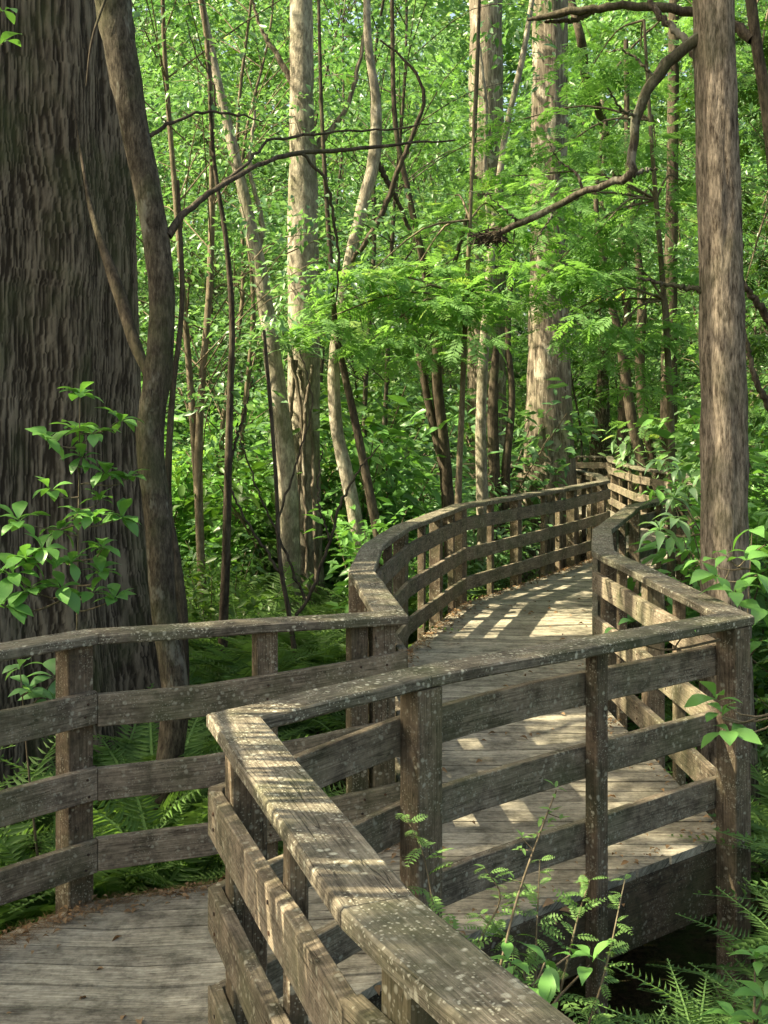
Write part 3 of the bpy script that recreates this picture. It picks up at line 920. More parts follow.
px_tree('crooked_stem_tree', 'twisted black branchy stem hanging down at the top, right of the flared trunk', M['darkbark'],
        [[(624, 560, 26.00, 13), (622, 470, 26.00, 12), (624, 400, 26.00, 10), (628, 330, 26.00, 9), (622, 250, 26.00, 8), (618, 180, 26.00, 9), (608, 140, 24.63, 9), (598, 108, 23.26, 9), (586, 78, 21.89, 9), (582, 45, 20.53, 9), (574, 12, 20.53, 8), (566, -20, 20.53, 7)]],
        [[(590, 92, 21.89, 4), (610, 76, 21.89, 3), (630, 50, 21.89, 2.5), (660, 20, 21.89, 2)]])
px_tree('overhanging_tree', 'dark tree behind the straight brown trunk, its bough reaching across the top right corner', M['darkbark'],
        [[(800, 700, 9.2, 20), (794, 500, 9.2, 17), (786, 300, 9.2, 15), (770, 130, 9.2, 13), (756, 40, 9.2, 11), (742, -80, 9.2, 12)]],
        [[(752, 40, 9.2, 11), (728, 22, 9.3, 11), (690, 12, 9.4, 10), (640, 6, 9.5, 9), (600, 8, 9.6, 8), (560, 14, 9.7, 8), (528, 20, 9.8, 3)],
         [(600, 8, 9.6, 5), (575, 20, 9.7, 5), (545, 22, 9.8, 3)],
         [(776, 330, 9.2, 10), (755, 300, 9.1, 7), (735, 270, 9, 4)],
         [(776, 420, 9.2, 8), (756, 380, 9.1, 6), (744, 330, 9.1, 4)]])
px_tree('bare_tree', 'brown mid distance trunk showing through the leaves right of the forked dark stems', M['darkbark'],
        [[(668, 560, 20.00, 20.4), (668, 480, 20.00, 18.0), (669, 400, 20.00, 16.8), (670, 300, 20.00, 14.4), (672, 200, 20.00, 12.0), (674, 0, 20.00, 10.2), (676, -200, 20.00, 7.8)]])
px_tree('thin_tree', 'two thin dark stems left of the flared trunk and right of the slim pale stem', M['darkbark'],
        [[(508, 540, 16, 10), (506, 470, 16, 9), (512, 400, 16, 7), (508, 330, 16, 6), (514, 240, 16, 5)], [(496, 540, 16, 13), (494, 470, 16, 12), (493, 400, 16, 10), (497, 340, 16, 6)]])


# ------------------------------------------------------------------ prototypes of the wild trees and shrubs
def proto_tree(mat_leaf, h=9.0, nclump=70, per=70, size=0.13, spread=2.4, zlow=2.0, tmpl=SMALL, tone=0.5, barkm='twig', flat=0.42, cr=0.75):
    root = empty('forest_tree', (0, 0, -60), 'x', 'tree', 'leafy trees filling the forest behind the boardwalk')
    tb = Tubes()
    stems = []
    for k in range(random.choice((1, 2, 2))):
        a = rng.uniform(0, 2 * PI); l = rng.uniform(0.3, 1.3)
        pts = [[0.1 * math.cos(a), 0.1 * math.sin(a), -0.3]]
        for q in range(1, 6):
            pts.append([l * math.cos(a) * (q / 5) ** 1.4 + rng.normal(0, .12), l * math.sin(a) * (q / 5) ** 1.4 + rng.normal(0, .12), h * q / 5])
        S = smooth_path(pts, 26); stems.append(S)
        tb.add(S, np.linspace(0.040, 0.008, 26) * rng.uniform(0.7, 1.2), 7, 0.05)
    lv = Leaves(tmpl)
    for k in range(nclump):
        S = stems[rng.integers(len(stems))]
        z = zlow + (h * 1.08 - zlow) * rng.random() ** 0.9
        i = min(len(S) - 1, int(25 * max(0, z - rng.uniform(0.2, 1.0)) / h))
        b = S[i]
        a = rng.uniform(0, 2 * PI)
        env = spread * (0.5 + 0.6 * math.sin(PI * min(1, (z - zlow) / (h - zlow) * 0.8 + 0.15)))
        r = env * rng.random() ** 0.55
        c = A([b[0] + r * math.cos(a), b[1] + r * math.sin(a), z])
        mid = (b + c) / 2 + A([0, 0, rng.uniform(0.05, 0.35)])
        tb.add(smooth_path([b, mid, c], 7), np.linspace(0.009, 0.003, 7), 4)
        lv.clump(c, cr * rng.uniform(0.7, 1.25), int(per * rng.uniform(0.6, 1.3)), size, flat, np.clip(tone + rng.normal(0, 0.12), 0.1, 0.9))
    tb.build('trunk', M[barkm], root)
    lv.build('crown', M[mat_leaf], root)
    return root


def proto_shrub(mat_leaf, h=1.6, nst=9, per=22, size=0.13, tmpl=LEAF, spread=0.8, name='shrub', cr=0.28):
    root = empty(name, (0, 0, -60), 'x', 'shrub', 'x')
    tb = Tubes(); lv = Leaves(tmpl)
    for k in range(nst):
        a = rng.uniform(0, 2 * PI); l = spread * rng.uniform(0.3, 1); hh = h * rng.uniform(0.6, 1.05)
        S = smooth_path([[0, 0, -0.1], [l * .3 * math.cos(a), l * .3 * math.sin(a), hh * .5], [l * math.cos(a), l * math.sin(a), hh]], 9)
        tb.add(S, np.linspace(0.012, 0.004, 9), 4)
        for q in range(3, 9):
            lv.clump(S[q] + rng.normal(0, .05, 3), cr, int(per * (0.4 + q / 10)), size, 0.6, 0.3 + 0.05 * q, 0.1, 0.5)
    tb.build('stem', M['twig'], root)
    lv.build('foliage', M[mat_leaf], root)
    return root


protos = [
    proto_tree('leaf', 9.0, 75, 105, 0.105, 2.2, 1.2),
    proto_tree('leaf_light', 8.0, 70, 105, 0.10, 2.0, 1.0, tone=0.55, barkm='mottled'),
    proto_tree('leaf', 10.5, 80, 75, 0.13, 2.6, 1.6, tmpl=LEAF, tone=0.6, barkm='mottled'),
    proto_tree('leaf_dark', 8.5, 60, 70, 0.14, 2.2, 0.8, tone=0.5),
    proto_tree('leaf_light', 10.0, 75, 110, 0.09, 2.4, 2.2, tone=0.5, flat=0.3),
    proto_tree('feather', 10.0, 75, 24, 0.30, 2.3, 1.5, tmpl=FEATHER, tone=0.5, flat=0.18, barkm='mottled'),
]
sprotos = [
    proto_shrub('leaf', 1.6, 9, 16, 0.13),
    proto_shrub('leaf_light', 1.3, 8, 16, 0.12),
    proto_shrub('leaf_glossy', 2.0, 10, 13, 0.19, spread=0.9),
    proto_shrub('leaf_dark', 1.4, 9, 18, 0.12),
]

# distance to the walk
MID = [(A(PL[i]) + lerpR(j)) / 2 for (i, j) in [(1, 1), (2, 2.2), (3, 3), (4, 4.4), (5, 6), (6, 6.3), (7, 7), (8, 8), (9, 9), (10, 9.6), (11, 11), (12, 12), (13, 13), (14, 15), (15, 16)]]


def dpath(x, y):
    p = A([x, y]); best = 99
    for a, b in zip(MID[:-1], MID[1:]):
        t = np.clip((p - a).dot(b - a) / (b - a).dot(b - a), 0, 1)
        best = min(best, np.linalg.norm(p - a - (b - a) * t))
    return best


TREE_LABELS = {
    0: 'mid green small leaved forest tree',
    1: 'light green bushy forest tree',
    2: 'larger leaved green forest tree',
    3: 'deep green forest tree',
    4: 'yellow green airy forest tree',
    5: 'feathery leaved bright green forest tree'}
used = set()


def place_tree(k, x, y, sc=1.0, szf=1.0):
    z = float(gz(x, min(y, 40)))
    side = ' left of flared trunk' if (x / y * F + CX) < 550 else ' right of flared trunk'
    dist = ', nearer rows' if y < 22 else ', farther rows'
    lab = TREE_LABELS[k] + side + dist
    if k not in used:
        used.add(k); p = protos[k]
        p.location = (x, y, z); p.rotation_euler = (0, 0, rng.uniform(0, 6.28)); p.scale = (sc, sc, sc * szf); p['label'] = lab
        return
    copy_tree(protos[k], (x, y, z), rng.uniform(0, 6.28), sc, lab, szf)


cnt = 0
spots = []
for (y0, y1, n_, kinds) in ((15.5, 19, 7, (0, 1, 5, 2)), (19, 24, 13, (0, 1, 4, 2, 3, 5)), (24, 30, 20, (1, 4, 2, 0, 3, 5)), (30, 40, 36, (1, 4, 1, 0, 2, 5))):
    tries = 0; got = 0
    while got < n_ and tries < 600:
        tries += 1
        y = rng.uniform(y0, y1); x = rng.uniform(-0.46 * y, 0.46 * y)
        if dpath(x, y) < 2.6: continue
        px = CX + x / y * F
        if abs(y - (20 - (4.4 - x) * 0.17)) < 2.2 and -7 < x < 4: continue    # a lane for the sun onto the far railing
        if y < 27 and 540 < px < 690: continue             # the far bend of the walk stays in view
        if y < 18.5 and (430 < px < 680 or px < 190): continue     # keep the flared trunk in view
        if min([99] + [math.hypot(x - a, y - b) for a, b in spots]) < 1.7: continue
        spots.append((x, y)); got += 1
        place_tree(int(rng.choice(kinds)), x, y, rng.uniform(0.85, 1.25), rng.uniform(0.95, 1.2))
# a few off either side so that the forest carries on beyond the frame
for (x, y, k) in ((6.2, 10.5, 3), (7.0, 13.5, 0), (6.0, 8.2, 3), (-11.5, 8.2, 0), (-8.2, 18, 1), (-11.5, 21, 2), (9.5, 15.5, 3), (9, 6, 3), (-1.75, 11.8, 4)):
    place_tree(k, x, y, rng.uniform(0.9, 1.1))

SH = {0: 'green leafy shrub', 1: 'light green leafy shrub', 2: 'broad glossy leaved shrub', 3: 'deep green leafy shrub'}
sused = set()


def place_shrub(k, x, y, sc, where):
    z = float(gz(x, min(y, 40)))
    lab = SH[k] + ' ' + where
    g = 'shrubs of the undergrowth'
    if k not in sused:
        sused.add(k); p = sprotos[k]; p.location = (x, y, z); p.rotation_euler = (0, 0, rng.uniform(0, 6.28)); p.scale = (sc,) * 3
        p['label'] = lab; p['group'] = g; return
    copy_tree(sprotos[k], (x, y, z), rng.uniform(0, 6.28), sc, lab, 1.0, g)


spots = []
for (y0, y1, n_, kinds, s0, s1) in ((9.5, 13, 22, (0, 1, 2, 3), 0.7, 1.1), (13, 18, 40, (0, 1, 2, 1), 0.9, 1.5), (18, 26, 52, (1, 0, 2, 1), 1.1, 2.1), (13, 21, 30, (1, 0, 3, 0), 1.6, 2.3)):
    tries = 0; got = 0
    while got < n_ and tries < 900:
        tries += 1
        y = rng.uniform(y0, y1); x = rng.uniform(-0.42 * y, 0.42 * y)
        if dpath(x, y) < 1.75: continue
        px = CX + x / y * F
        if s1 > 2 and abs(y - (20 - (4.4 - x) * 0.17)) < 2.0 and -5 < x < 4: continue
        if y < 26 and 500 < px < 690: continue
        if y < 13 and (px < 200 or 235 < px < 345): continue
        if min([99] + [math.hypot(x - a, y - b) for a, b in spots]) < 0.75: continue
        spots.append((x, y)); got += 1
        where = ('growing beyond the left railing' if px < 560 else 'growing on the right of the walk') + (', nearer row' if y < 14 else ', farther row')
        place_shrub(int(rng.choice(kinds)), x, y, rng.uniform(s0, s1), where)
for (x, y, k, s_) in ((2.75, 8.9, 2, 1.0), (3.3, 9.6, 1, 1.0), (3.4, 8.2, 3, 1.1), (2.9, 7.0, 3, 0.8), (3.3, 6.5, 0, 0.9), (3.9, 10.6, 2, 1.3), (4.4, 11.8, 1, 1.3), (2.6, 6.2, 0, 0.6),
                    (2.5, 5.3, 3, 0.7), (2.35, 4.7, 0, 0.6), (2.9, 5.6, 1, 0.9)):
    place_shrub(k, x, y, s_, 'crowding the right railing near the straight brown trunk')

# far wood, one mass
lv = Leaves(SMALL)
for k in range(2600):
    y = rng.uniform(42, 60); x = rng.uniform(-0.75 * y, 0.75 * y); z = rng.uniform(-0.5, 24)
    lv.clump((x, y, z), rng.uniform(1.3, 2.6), 120, 0.45, 0.6, np.clip(0.6 + rng.normal(0, .15), 0, 1))
o = lv.build('far_forest', M['leaf_light'])
tag(o, 'far wood reading as one green mass behind every tree', 'forest', kind='stuff')

# ------------------------------------------------------------------ feathery young cypress boughs in the middle
def feathery(label, base, top, boughs, stem_px, size=0.26, mat='feather', dens=62):
    off = at(*base)
    root = empty('feathery_tree', off, label, 'tree')
    tb = Tubes(); lv = Leaves(FEATHER)
    pxtube(tb, stem_px, 7, 30, 0.03)
    for (x, y, d, r) in boughs:
        c = at(x, y, d)
        # nearest stem point a little below
        bst = min(stem_px, key=lambda s_: abs(s_[1] - (y - 10)) + 0.2 * abs(s_[0] - x))
        s0 = at(bst[0], bst[1], bst[2])
        tb.add(smooth_path([s0, (s0 + c) / 2 + A([0, 0, .15]), c, c + (c - s0) * 0.25 + A([0, 0, -.08])], 10), np.linspace(0.014, 0.003, 10), 4)
        m = int(dens * (r / 0.6) ** 2)
        for q in range(3):
            cc = c + A([rng.normal(0, r * .35), rng.normal(0, r * .35), -0.08 * q + rng.normal(0, .05)])
            lv.clump(cc, r * 0.75, m // 2, size, 0.13, np.clip(0.6 + rng.normal(0, .12), 0, 1), 0.18, 0.25)
    sub(tb, off).build('trunk', M['twig'], root)
    V, T, C = lv.arrays()
    mesh_np('crown', V - off, T, M[mat], root, rnd=C)


feathery('feathery bright green sapling spreading low boughs above the curve of the left railing', (455, 600, 11.3), None,
         [(350, 285, 11, .6), (395, 300, 11, .65), (435, 285, 11.2, .6), (470, 318, 11.4, .6), (385, 330, 10.8, .55), (430, 338, 11, .5), (335, 315, 10.8, .4), (500, 290, 11.5, .6),
          (420, 262, 11.3, .5), (470, 262, 11.6, .5), (375, 268, 11, .4), (450, 200, 12, .5), (500, 215, 12, .5)],
         [(455, 620, 11.3, 8), (458, 500, 11.3, 7), (462, 400, 11.3, 6), (466, 300, 11.3, 5), (470, 220, 11.3, 4), (474, 120, 11.3, 3), (478, 20, 11.3, 2)])
feathery('feathery green sapling with layered boughs between the flared trunk and the straight trunk', (668, 600, 11.5), None,
         [(540, 215, 11, .6), (575, 190, 11, .6), (600, 230, 11, .7), (640, 205, 11.4, .6), (560, 260, 11, .6), (620, 270, 11.2, .7), (660, 260, 11.6, .6), (585, 305, 11, .5), (640, 320, 11.2, .6),
          (670, 330, 11.5, .5), (610, 345, 11.3, .45), (560, 150, 11.5, .55), (610, 130, 11.5, .6), (655, 140, 11.7, .6), (680, 180, 11.8, .5), (530, 175, 11.5, .5), (570, 330, 11.8, .4),
          (590, 70, 12, .6), (640, 60, 12, .6), (520, 120, 12, .5), (660, 380, 11.5, .5)],
         [(670, 640, 11.5, 9), (672, 500, 11.5, 8), (670, 400, 11.5, 7), (664, 300, 11.5, 6), (656, 200, 11.5, 5), (650, 120, 11.5, 4), (644, 20, 11.5, 3)], dens=40)
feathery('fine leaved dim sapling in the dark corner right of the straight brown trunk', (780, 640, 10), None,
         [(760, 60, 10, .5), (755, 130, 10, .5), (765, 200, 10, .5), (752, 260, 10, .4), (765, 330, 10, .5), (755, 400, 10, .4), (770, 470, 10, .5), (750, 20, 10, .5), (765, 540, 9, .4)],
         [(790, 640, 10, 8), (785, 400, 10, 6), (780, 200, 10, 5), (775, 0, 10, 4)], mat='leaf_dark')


# ------------------------------------------------------------------ ferns
def proto_fern(tmpl, nf=11, L=0.9, lift=0.9):
    lv = Leaves(tmpl)
    yaw = np.linspace(0, 2 * PI, nf, endpoint=False) + rng.normal(0, .3, nf)
    S = L * rng.uniform(0.7, 1.1, nf)
    lv.add(np.stack([np.cos(yaw) * .03, np.sin(yaw) * .03, np.zeros(nf)], 1), yaw, -rng.uniform(lift - .3, lift + .25, nf), rng.normal(0, .18, nf), S, rng.uniform(.2, .9, nf))
    return lv.arrays()


fern_meshes = []
for k in range(5):
    V, T, C = proto_fern(FERN if k % 2 == 0 else FERN2, 11 + k, 1.0, 1.05)
    o = mesh_np('sword_fern', V, T, M['fern'], None, rnd=C)
    fern_meshes.append(o)
fused = set()


def place_fern(k, x, y, sc, lab, z=None):
    z = float(gz(x, y)) if z is None else z
    if k in fused:
        o = fern_meshes[k].copy(); COL.objects.link(o)
    else:
        fused.add(k); o = fern_meshes[k]
    o.location = (x, y, z); o.rotation_euler = (rng.normal(0, .1), rng.normal(0, .1), rng.uniform(0, 6.28)); o.scale = (sc,) * 3
    tag(o, lab, 'fern', 'sword ferns beside the boardwalk')


c_ = 0
for k in range(400):
    if c_ >= 62: break
    y = rng.uniform(4.9, 9.6); x = rng.uniform(-4.2, -0.2) if y < 9 else rng.uniform(-4, 0)
    if x > 0.03 - 0.35 - 0.05 * y or y < 5.35 + max(0, 0) - 0.0 * x and x > -1.3: continue
    if x < -1.2 and y < 4.6 + (x + 1.2) * 1.1 + 0.7: continue
    if math.hypot(x + 2.98, y - 7.6) < 1.45: continue
    if dpath(x, y) < 1.25: continue
    c_ += 1
    place_fern(c_ % 5, x, y, rng.uniform(0.75, 1.1), 'arching green sword fern on the low ground behind the left railing')
for (x, y, s_) in ((-0.9, 5.35, .8), (-1.35, 5.3, .9), (-0.4, 5.5, .8), (-1.8, 4.9, .8), (-2.2, 4.9, 1.0), (-0.75, 5.9, 1.0)):
    place_fern(int(rng.integers(5)), x, y, s_, 'arching green sword fern on the low ground behind the left railing')
for (x, y, s_, z) in ((2.05, 4.7, .85, -.5), (2.1, 5.4, .8, -.5), (2.1, 3.9, .95, -.4), (1.45, 3.4, 0.9, -.45), (1.75, 3.45, .95, -.5), (1.3, 3.05, .7, -.5), (1.62, 3.2, .85, -.45), (1.85, 4.55, .8, -.6), (1.2, 2.9, .6, -.35), (1.95, 3.75, 1.0, -.35), (0.75, 3.2, .55, -.4), (1.15, 3.35, .6, -.45), (0.62, 3.05, .42, -.15), (0.85, 3.1, .45, -.1), (1.02, 3.2, .5, -.15), (1.25, 3.4, .5, -.15), (0.75, 2.85, .4, -.05), (1.4, 3.6, .5, -.1), (0.95, 2.9, .42, 0.0), (1.1, 3.0, .45, 0.0)):
    place_fern(int(rng.integers(5)), x, y, s_, 'long fronded sword fern in the lower right corner below the tall corner post', z)
for (x, y) in ((2.2, 6.1), (2.4, 7.0), (2.2, 7.9), (2.3, 5.4)):
    place_fern(int(rng.integers(5)), x, y, .8, 'sword fern showing between the boards of the right hand railing')
c_ = 0
for k in range(400):
    if c_ >= 40: break
    y = rng.uniform(9, 14); x = rng.uniform(-0.25 * y, 0.1 * y)
    if dpath(x, y) < 1.4 or x > (y - 6) * 0.3: continue
    c_ += 1
    place_fern(c_ % 5, x, y, rng.uniform(0.9, 1.3), 'green sword fern farther back among the thin stems')


def T_oval(width=0.5, droop=0.14, fold=0.05, wid=(0.0, .42, .86, 1.0, .8, 0.38, 0.0)):
    n_ = len(wid); V = []; Fc = []
    for q, w_ in enumerate(wid):
        t = q / (n_ - 1); z = 0.10 * math.sin(PI * t) - droop * t * t
        for sd in (-1, 0, 1): V.append([t, sd * w_ * width / 2, z + (fold * w_ if sd else 0)])
    for q in range(n_ - 1):
        a = 3 * q
        for e in (0, 1):
            Fc += [[a + e, a + e + 3, a + e + 4], [a + e, a + e + 4, a + e + 1]]
    return A(V), A(Fc)


# ------------------------------------------------------------------ whorled broadleaf plants
def whorl(lv, c, n_, size, tone=0.7, up=0.25, face=None):
    yaw = np.linspace(0, 2 * PI, n_, endpoint=False) + rng.uniform(0, 6) + rng.normal(0, .2, n_)
    lv.add(np.tile(A(c), (n_, 1)) + rng.normal(0, .006, (n_, 3)), yaw, rng.normal(-up + 0.25, .38, n_), rng.normal(0, .2, n_), size * rng.uniform(.7, 1.15, n_), np.clip(tone + rng.normal(0, .15, n_), 0, 1))


def broad_plant(name, label, base, whorls, size, mat='leaf_glossy', stemmat='twig', nl=(5, 8), cat='plant', tmpl=LEAF, group=None, stems=None, up=0.25):
    """whorls: (px, py, d) leaf rosettes joined by stems to the base"""
    off = A(base, float)
    root = empty(name, off, label, cat, group)
    lv = Leaves(tmpl); tb = Tubes()
    tips = [at(*w_) for w_ in whorls]
    tips.sort(key=lambda c: -c[2])
    nodes = [off]
    for c in tips:
        whorl(lv, c, int(rng.integers(*nl)), size * rng.uniform(.8, 1.15), up=up)
        low = [q for q in nodes if q[2] < c[2] - 0.02] or [off]
        b = min(low, key=lambda q: np.linalg.norm(q - c) + 0.8 * abs(np.hypot(*(q - c)[:2]) - 0.4 * (c[2] - q[2])))
        m = (b + c) / 2 + A([rng.normal(0, .02), rng.normal(0, .02), -0.12 * np.hypot(*(b - c)[:2])])
        L_ = np.linalg.norm(c - b)
        S_ = smooth_path([b, m, c], max(6, int(L_ / .06)))
        tb.add(S_, np.linspace(.004 + .004 * min(1, L_), .0025, len(S_)), 5)
        nodes += [q for q in S_[1:-1]]
    for s_ in (stems or []):
        tb.add(smooth_path([at(*p) for p in s_], 16), np.linspace(.006, .0035, 16), 5)
    sub(tb, off).build('stem', M[stemmat], root)
    V, T, C = lv.arrays()
    mesh_np('foliage', V - off, T, M[mat], root, rnd=C, smooth=True)
    return root


Lw = T_oval(0.5, 0.2, 0.05, (0.0, .28, .62, .9, 1.0, 0.62, 0.0))
wl = [(80, 396, 5.6), (45, 440, 5.5), (92, 434, 5.6), (82, 457, 5.6), (120, 420, 5.7), (50, 490, 5.5), (78, 514, 5.6), (105, 472, 5.6), (128, 478, 5.7), (18, 522, 5.4), (42, 550, 5.3),
      (92, 518, 5.5), (103, 548, 5.5), (24, 558, 5.3), (70, 562, 5.4), (102, 574, 5.5), (122, 518, 5.6), (62, 588, 5.4), (28, 592, 5.3), (4, 606, 5.2), (92, 592, 5.5), (75, 430, 5.7), (100, 500, 5.7),
      (60, 530, 5.6), (10, 575, 5.3), (115, 600, 5.6)]
whorl_base = at(75, 900, 5.7)
broad_plant('leafy_bush', 'bright green bush with rosettes of oval leaves in front of the enormous dark trunk', whorl_base, wl, 0.13, 'leaf_glossy', tmpl=Lw, nl=(7, 11), up=0.35)
broad_plant('leafy_bush', 'low leafy sprig glimpsed between the cap and top board at the left edge', at(40, 880, 5.3), [(30, 690, 5.2), (48, 700, 5.3), (20, 668, 5.2), (55, 678, 5.4)], 0.13, 'leaf', tmpl=Lw)
broad_plant('leafy_twig', 'small leafy twig hanging in the top left corner', at(-60, -30, 3.0), [(2, 12, 3.0), (2, 45, 3.0)], 0.085, nl=(3, 5), tmpl=Lw)
# right side
LONG = T_oval(0.32, 0.3, 0.06)
broad_plant('leafy_branch', 'branch of long bright leaves over the right railing beside the far bend', at(770, 620, 6.80),
            [(662, 462, 6.97), (680, 470, 6.89), (672, 498, 6.89), (690, 488, 6.80), (700, 478, 7.13), (676, 520, 6.80), (660, 530, 6.89)], 0.15, 'leaf_light', tmpl=LONG, nl=(6, 9))
broad_plant('leafy_bush', 'broad leaved green bush against the foot of the straight brown trunk', at(745, 760, 5.6),
            [(715, 575, 5.4), (735, 590, 5.3), (757, 575, 5.4), (764, 610, 5.3), (745, 560, 5.5), (726, 556, 5.6), (765, 545, 5.6), (700, 560, 5.8), (762, 640, 5.3), (752, 530, 5.7)], 0.15, tmpl=T_oval(0.6, 0.25, 0.05), nl=(3, 5), up=0.1)
broad_plant('leafy_sprig', 'fresh green sprig on a curved reddish stem in front of the tall corner post', at(790, 712, 4.4),
            [(722, 716, 4.45), (716, 700, 4.45), (728, 732, 4.4)], 0.125, tmpl=Lw, nl=(4, 6), up=0.5,
            stems=[[(722, 718, 4.45), (740, 723, 4.45), (757, 718, 4.4), (790, 705, 4.4)]])
broad_plant('leafy_sprig', 'few leaves lying across the cap rail next to the corner', at(720, 640, 4.9), [(690, 628, 4.75), (652, 634, 4.7), (615, 628, 4.7)], 0.09, tmpl=LONG, nl=(2, 4), up=0.0)
# lower right plants below the near railing
SP = T_oval(0.44, 0.16, 0.05)
for (label, b, wh, sz) in (
        ('broad leaved seedling with upright oval leaves at the bottom edge below the deck', (560, 1200, 2.9), [(510, 962, 2.9), (545, 962, 2.95), (530, 985, 2.85), (570, 955, 3.0), (500, 1000, 2.8), (590, 965, 3.0), (545, 1010, 2.8)], 0.09),
        ('broad leaved seedling at the bottom right corner among the fern fronds', (760, 1200, 3.1), [(755, 960, 3.1), (762, 1000, 3.0), (735, 1015, 3.0), (758, 1020, 2.9)], 0.09),
        ('small leaved weed creeping under the near cap rail at the bottom', (430, 1200, 2.6), [(420, 1000, 2.6), (440, 1010, 2.6), (455, 985, 2.7)], 0.05)):
    broad_plant('seedling', label, at(*b), wh, sz, 'leaf_glossy', tmpl=SP, nl=(3, 6), up=0.35)

# weeds with feather shaped leaves
PIN = T_pinnate(7, 0.13, 0.26, 0.1, 66, 1, 0.2, 6, 0.12)
def weed(label, base, stems, size, m='fern'):
    off = at(*base)
    root = empty('feathery_weed', off, label, 'weed', 'feathery weeds under the middle railing')
    tb = Tubes(); lv = Leaves(PIN)
    for st in stems:
        S = smooth_path([at(*p) for p in st], 16)
        tb.add(S, np.linspace(.005, .0015, 16), 5)
        for q in range(4, 16):
            for sd in (0, 1):
                yaw = rng.uniform(0, 2 * PI, 1)
                lv.add(S[q][None], yaw, rng.normal(-0.25, .25, 1), rng.normal(0, .3, 1), A([size * rng.uniform(.6, 1.1) * (1.2 - q / 20)]), rng.uniform(.3, .9, 1))
    sub(tb, off).build('stem', M['twig'], root)
    V, T, C = lv.arrays(); mesh_np('foliage', V - off, T, M[m], root, rnd=C)


weed('feathery weed rising in front of the thick post in the middle', (455, 1100, 3.0), [[(455, 1100, 3.0), (440, 960, 3.0), (425, 860, 3.05), (405, 815, 3.1)], [(470, 1100, 3.0), (460, 960, 3.0), (400, 905, 3.0)],
      [(470, 1090, 3.0), (475, 960, 3.05), (500, 900, 3.1), (485, 868, 3.1)]], 0.13)
weed('feathery weed spreading over the deck edge left of the narrow post', (540, 1080, 3.1), [[(535, 1080, 3.1), (536, 960, 3.1), (540, 860, 3.15)], [(540, 1080, 3.1), (520, 960, 3.1), (480, 915, 3.1)], [(540, 1080, 3.1), (575, 930, 3.1), (590, 880, 3.1)],
      [(560, 1100, 3.0), (600, 990, 3.0), (625, 880, 3.1)]], 0.115)
off = at(490, 1100, 2.95)
root = empty('tall_weed', off, 'tall pale single stemmed weed with tiny leaf tufts beside the narrow post', 'weed')
tb = Tubes(); lv = Leaves(LEAF)
S = smooth_path([at(470, 1100, 2.95), at(502, 960, 2.95), at(520, 890, 2.95), at(545, 820, 2.95), at(556, 792, 2.95)], 20)
tb.add(S, np.linspace(.005, .002, 20), 5)
for (x, y) in ((556, 790), (552, 812), (560, 818), (545, 822), (522, 838), (536, 832), (520, 850), (510, 880), (528, 890)):
    whorl(lv, at(x, y, 2.95), 4, 0.03, up=0.5)
    tb.add([S[np.argmin(np.linalg.norm(S - at(x, y, 2.95), axis=1))], at(x, y, 2.95)], [.002, .001], 4)
sub(tb, off).build('stem', M['twig'], root)
V, T, C = lv.arrays(); mesh_np('foliage', V - off, T, M['fern'], root, rnd=C)

# dark clump (old nest of twigs) at the end of the crooked limb
tb = Tubes(); c = at(487, 238, 7.0)
for k in range(120):
    a = rng.normal(0, 1, 3); a /= np.linalg.norm(a); p = rng.normal(0, 1, 3) * A([.038, .02, .018]) + A([.02, 0, .005]) * (k % 3); L = rng.uniform(.02, .10)
    tb.add([p - a * L * A([1, 1, .5]), p, p + a * L * A([1, 1, .5]) + A([0, 0, -.02])], [.003, .005, .002], 4)
o = tb.build('twig_nest', M['darkbark']); o.location = c
tag(o, 'dark tangled clump of twigs at the tip of the crooked limb', 'nest')
# tufts of grass like air plants on the pale trunk
lv = Leaves(T_leaf(0.05, 0.01, 0.5)); n_ = 60
yw = rng.uniform(0, 6.28, n_)
lv.add(rng.normal(0, .03, (n_, 3)), yw, -rng.uniform(.2, 1.3, n_), rng.normal(0, .2, n_), rng.uniform(.3, .6, n_), rng.uniform(.3, 1, n_))
o = lv.build('air_plant', M['leaf_light']); o.location = at(290, 352, 12.1)
tag(o, 'tuft of grassy air plant growing on the side of the pale sunlit trunk', 'air plant')

# ------------------------------------------------------------------ litter on the deck
lv = Leaves(T_oval(0.5, 0.12, 0.16))
pts = []


def on_edge(P_, m_, i, t, off_):
    return (P_[i] * (1 - t) + P_[i + 1] * t) + (m_[i] * (1 - t) + m_[i + 1] * t) * off_


for (P_, m_, segs, dens, sc_) in ((PL, mL, (2, 3, 4, 5, 6, 7, 8, 9, 10), 150, .05), (PR, mR, (5, 6, 7, 8), 40, .05), (PR, mR, (4,), 40, .03)):
    for i in segs:
        L = np.linalg.norm(P_[i + 1] - P_[i])
        for k in range(int(dens * L)):
            p = on_edge(P_, m_, i, rng.random(), 0.04 + abs(rng.normal(0, .07)))
            pts.append((p[0], p[1], 0.004 + rng.random() * 0.02, rng.uniform(.015, .04)))
for k in range(230):
    i = rng.integers(2, 11); a = PL[i] * 1.0; b = lerpR(min(i, 16)); t = rng.random(); s_ = rng.random()
    p = on_edge(PL, mL, int(i), s_, 0.1 + t * 1.3)
    if p[1] < 3.4 or dpath(*p) > 0.75: continue
    pts.append((p[0], p[1], 0.006, rng.uniform(.025, .065)))
P_ = A([[p[0], p[1], dz(p[0], p[1]) + p[2]] for p in pts]); n_ = len(P_)
lv.add(P_, rng.uniform(0, 6.28, n_), rng.normal(0, .2, n_), rng.normal(0, .3, n_), A([p[3] for p in pts]), rng.random(n_))
o = lv.build('leaf_litter', M['dry'])
tag(o, 'brown fallen leaves strewn over the deck and heaped along its edges', 'leaf litter', kind='stuff')
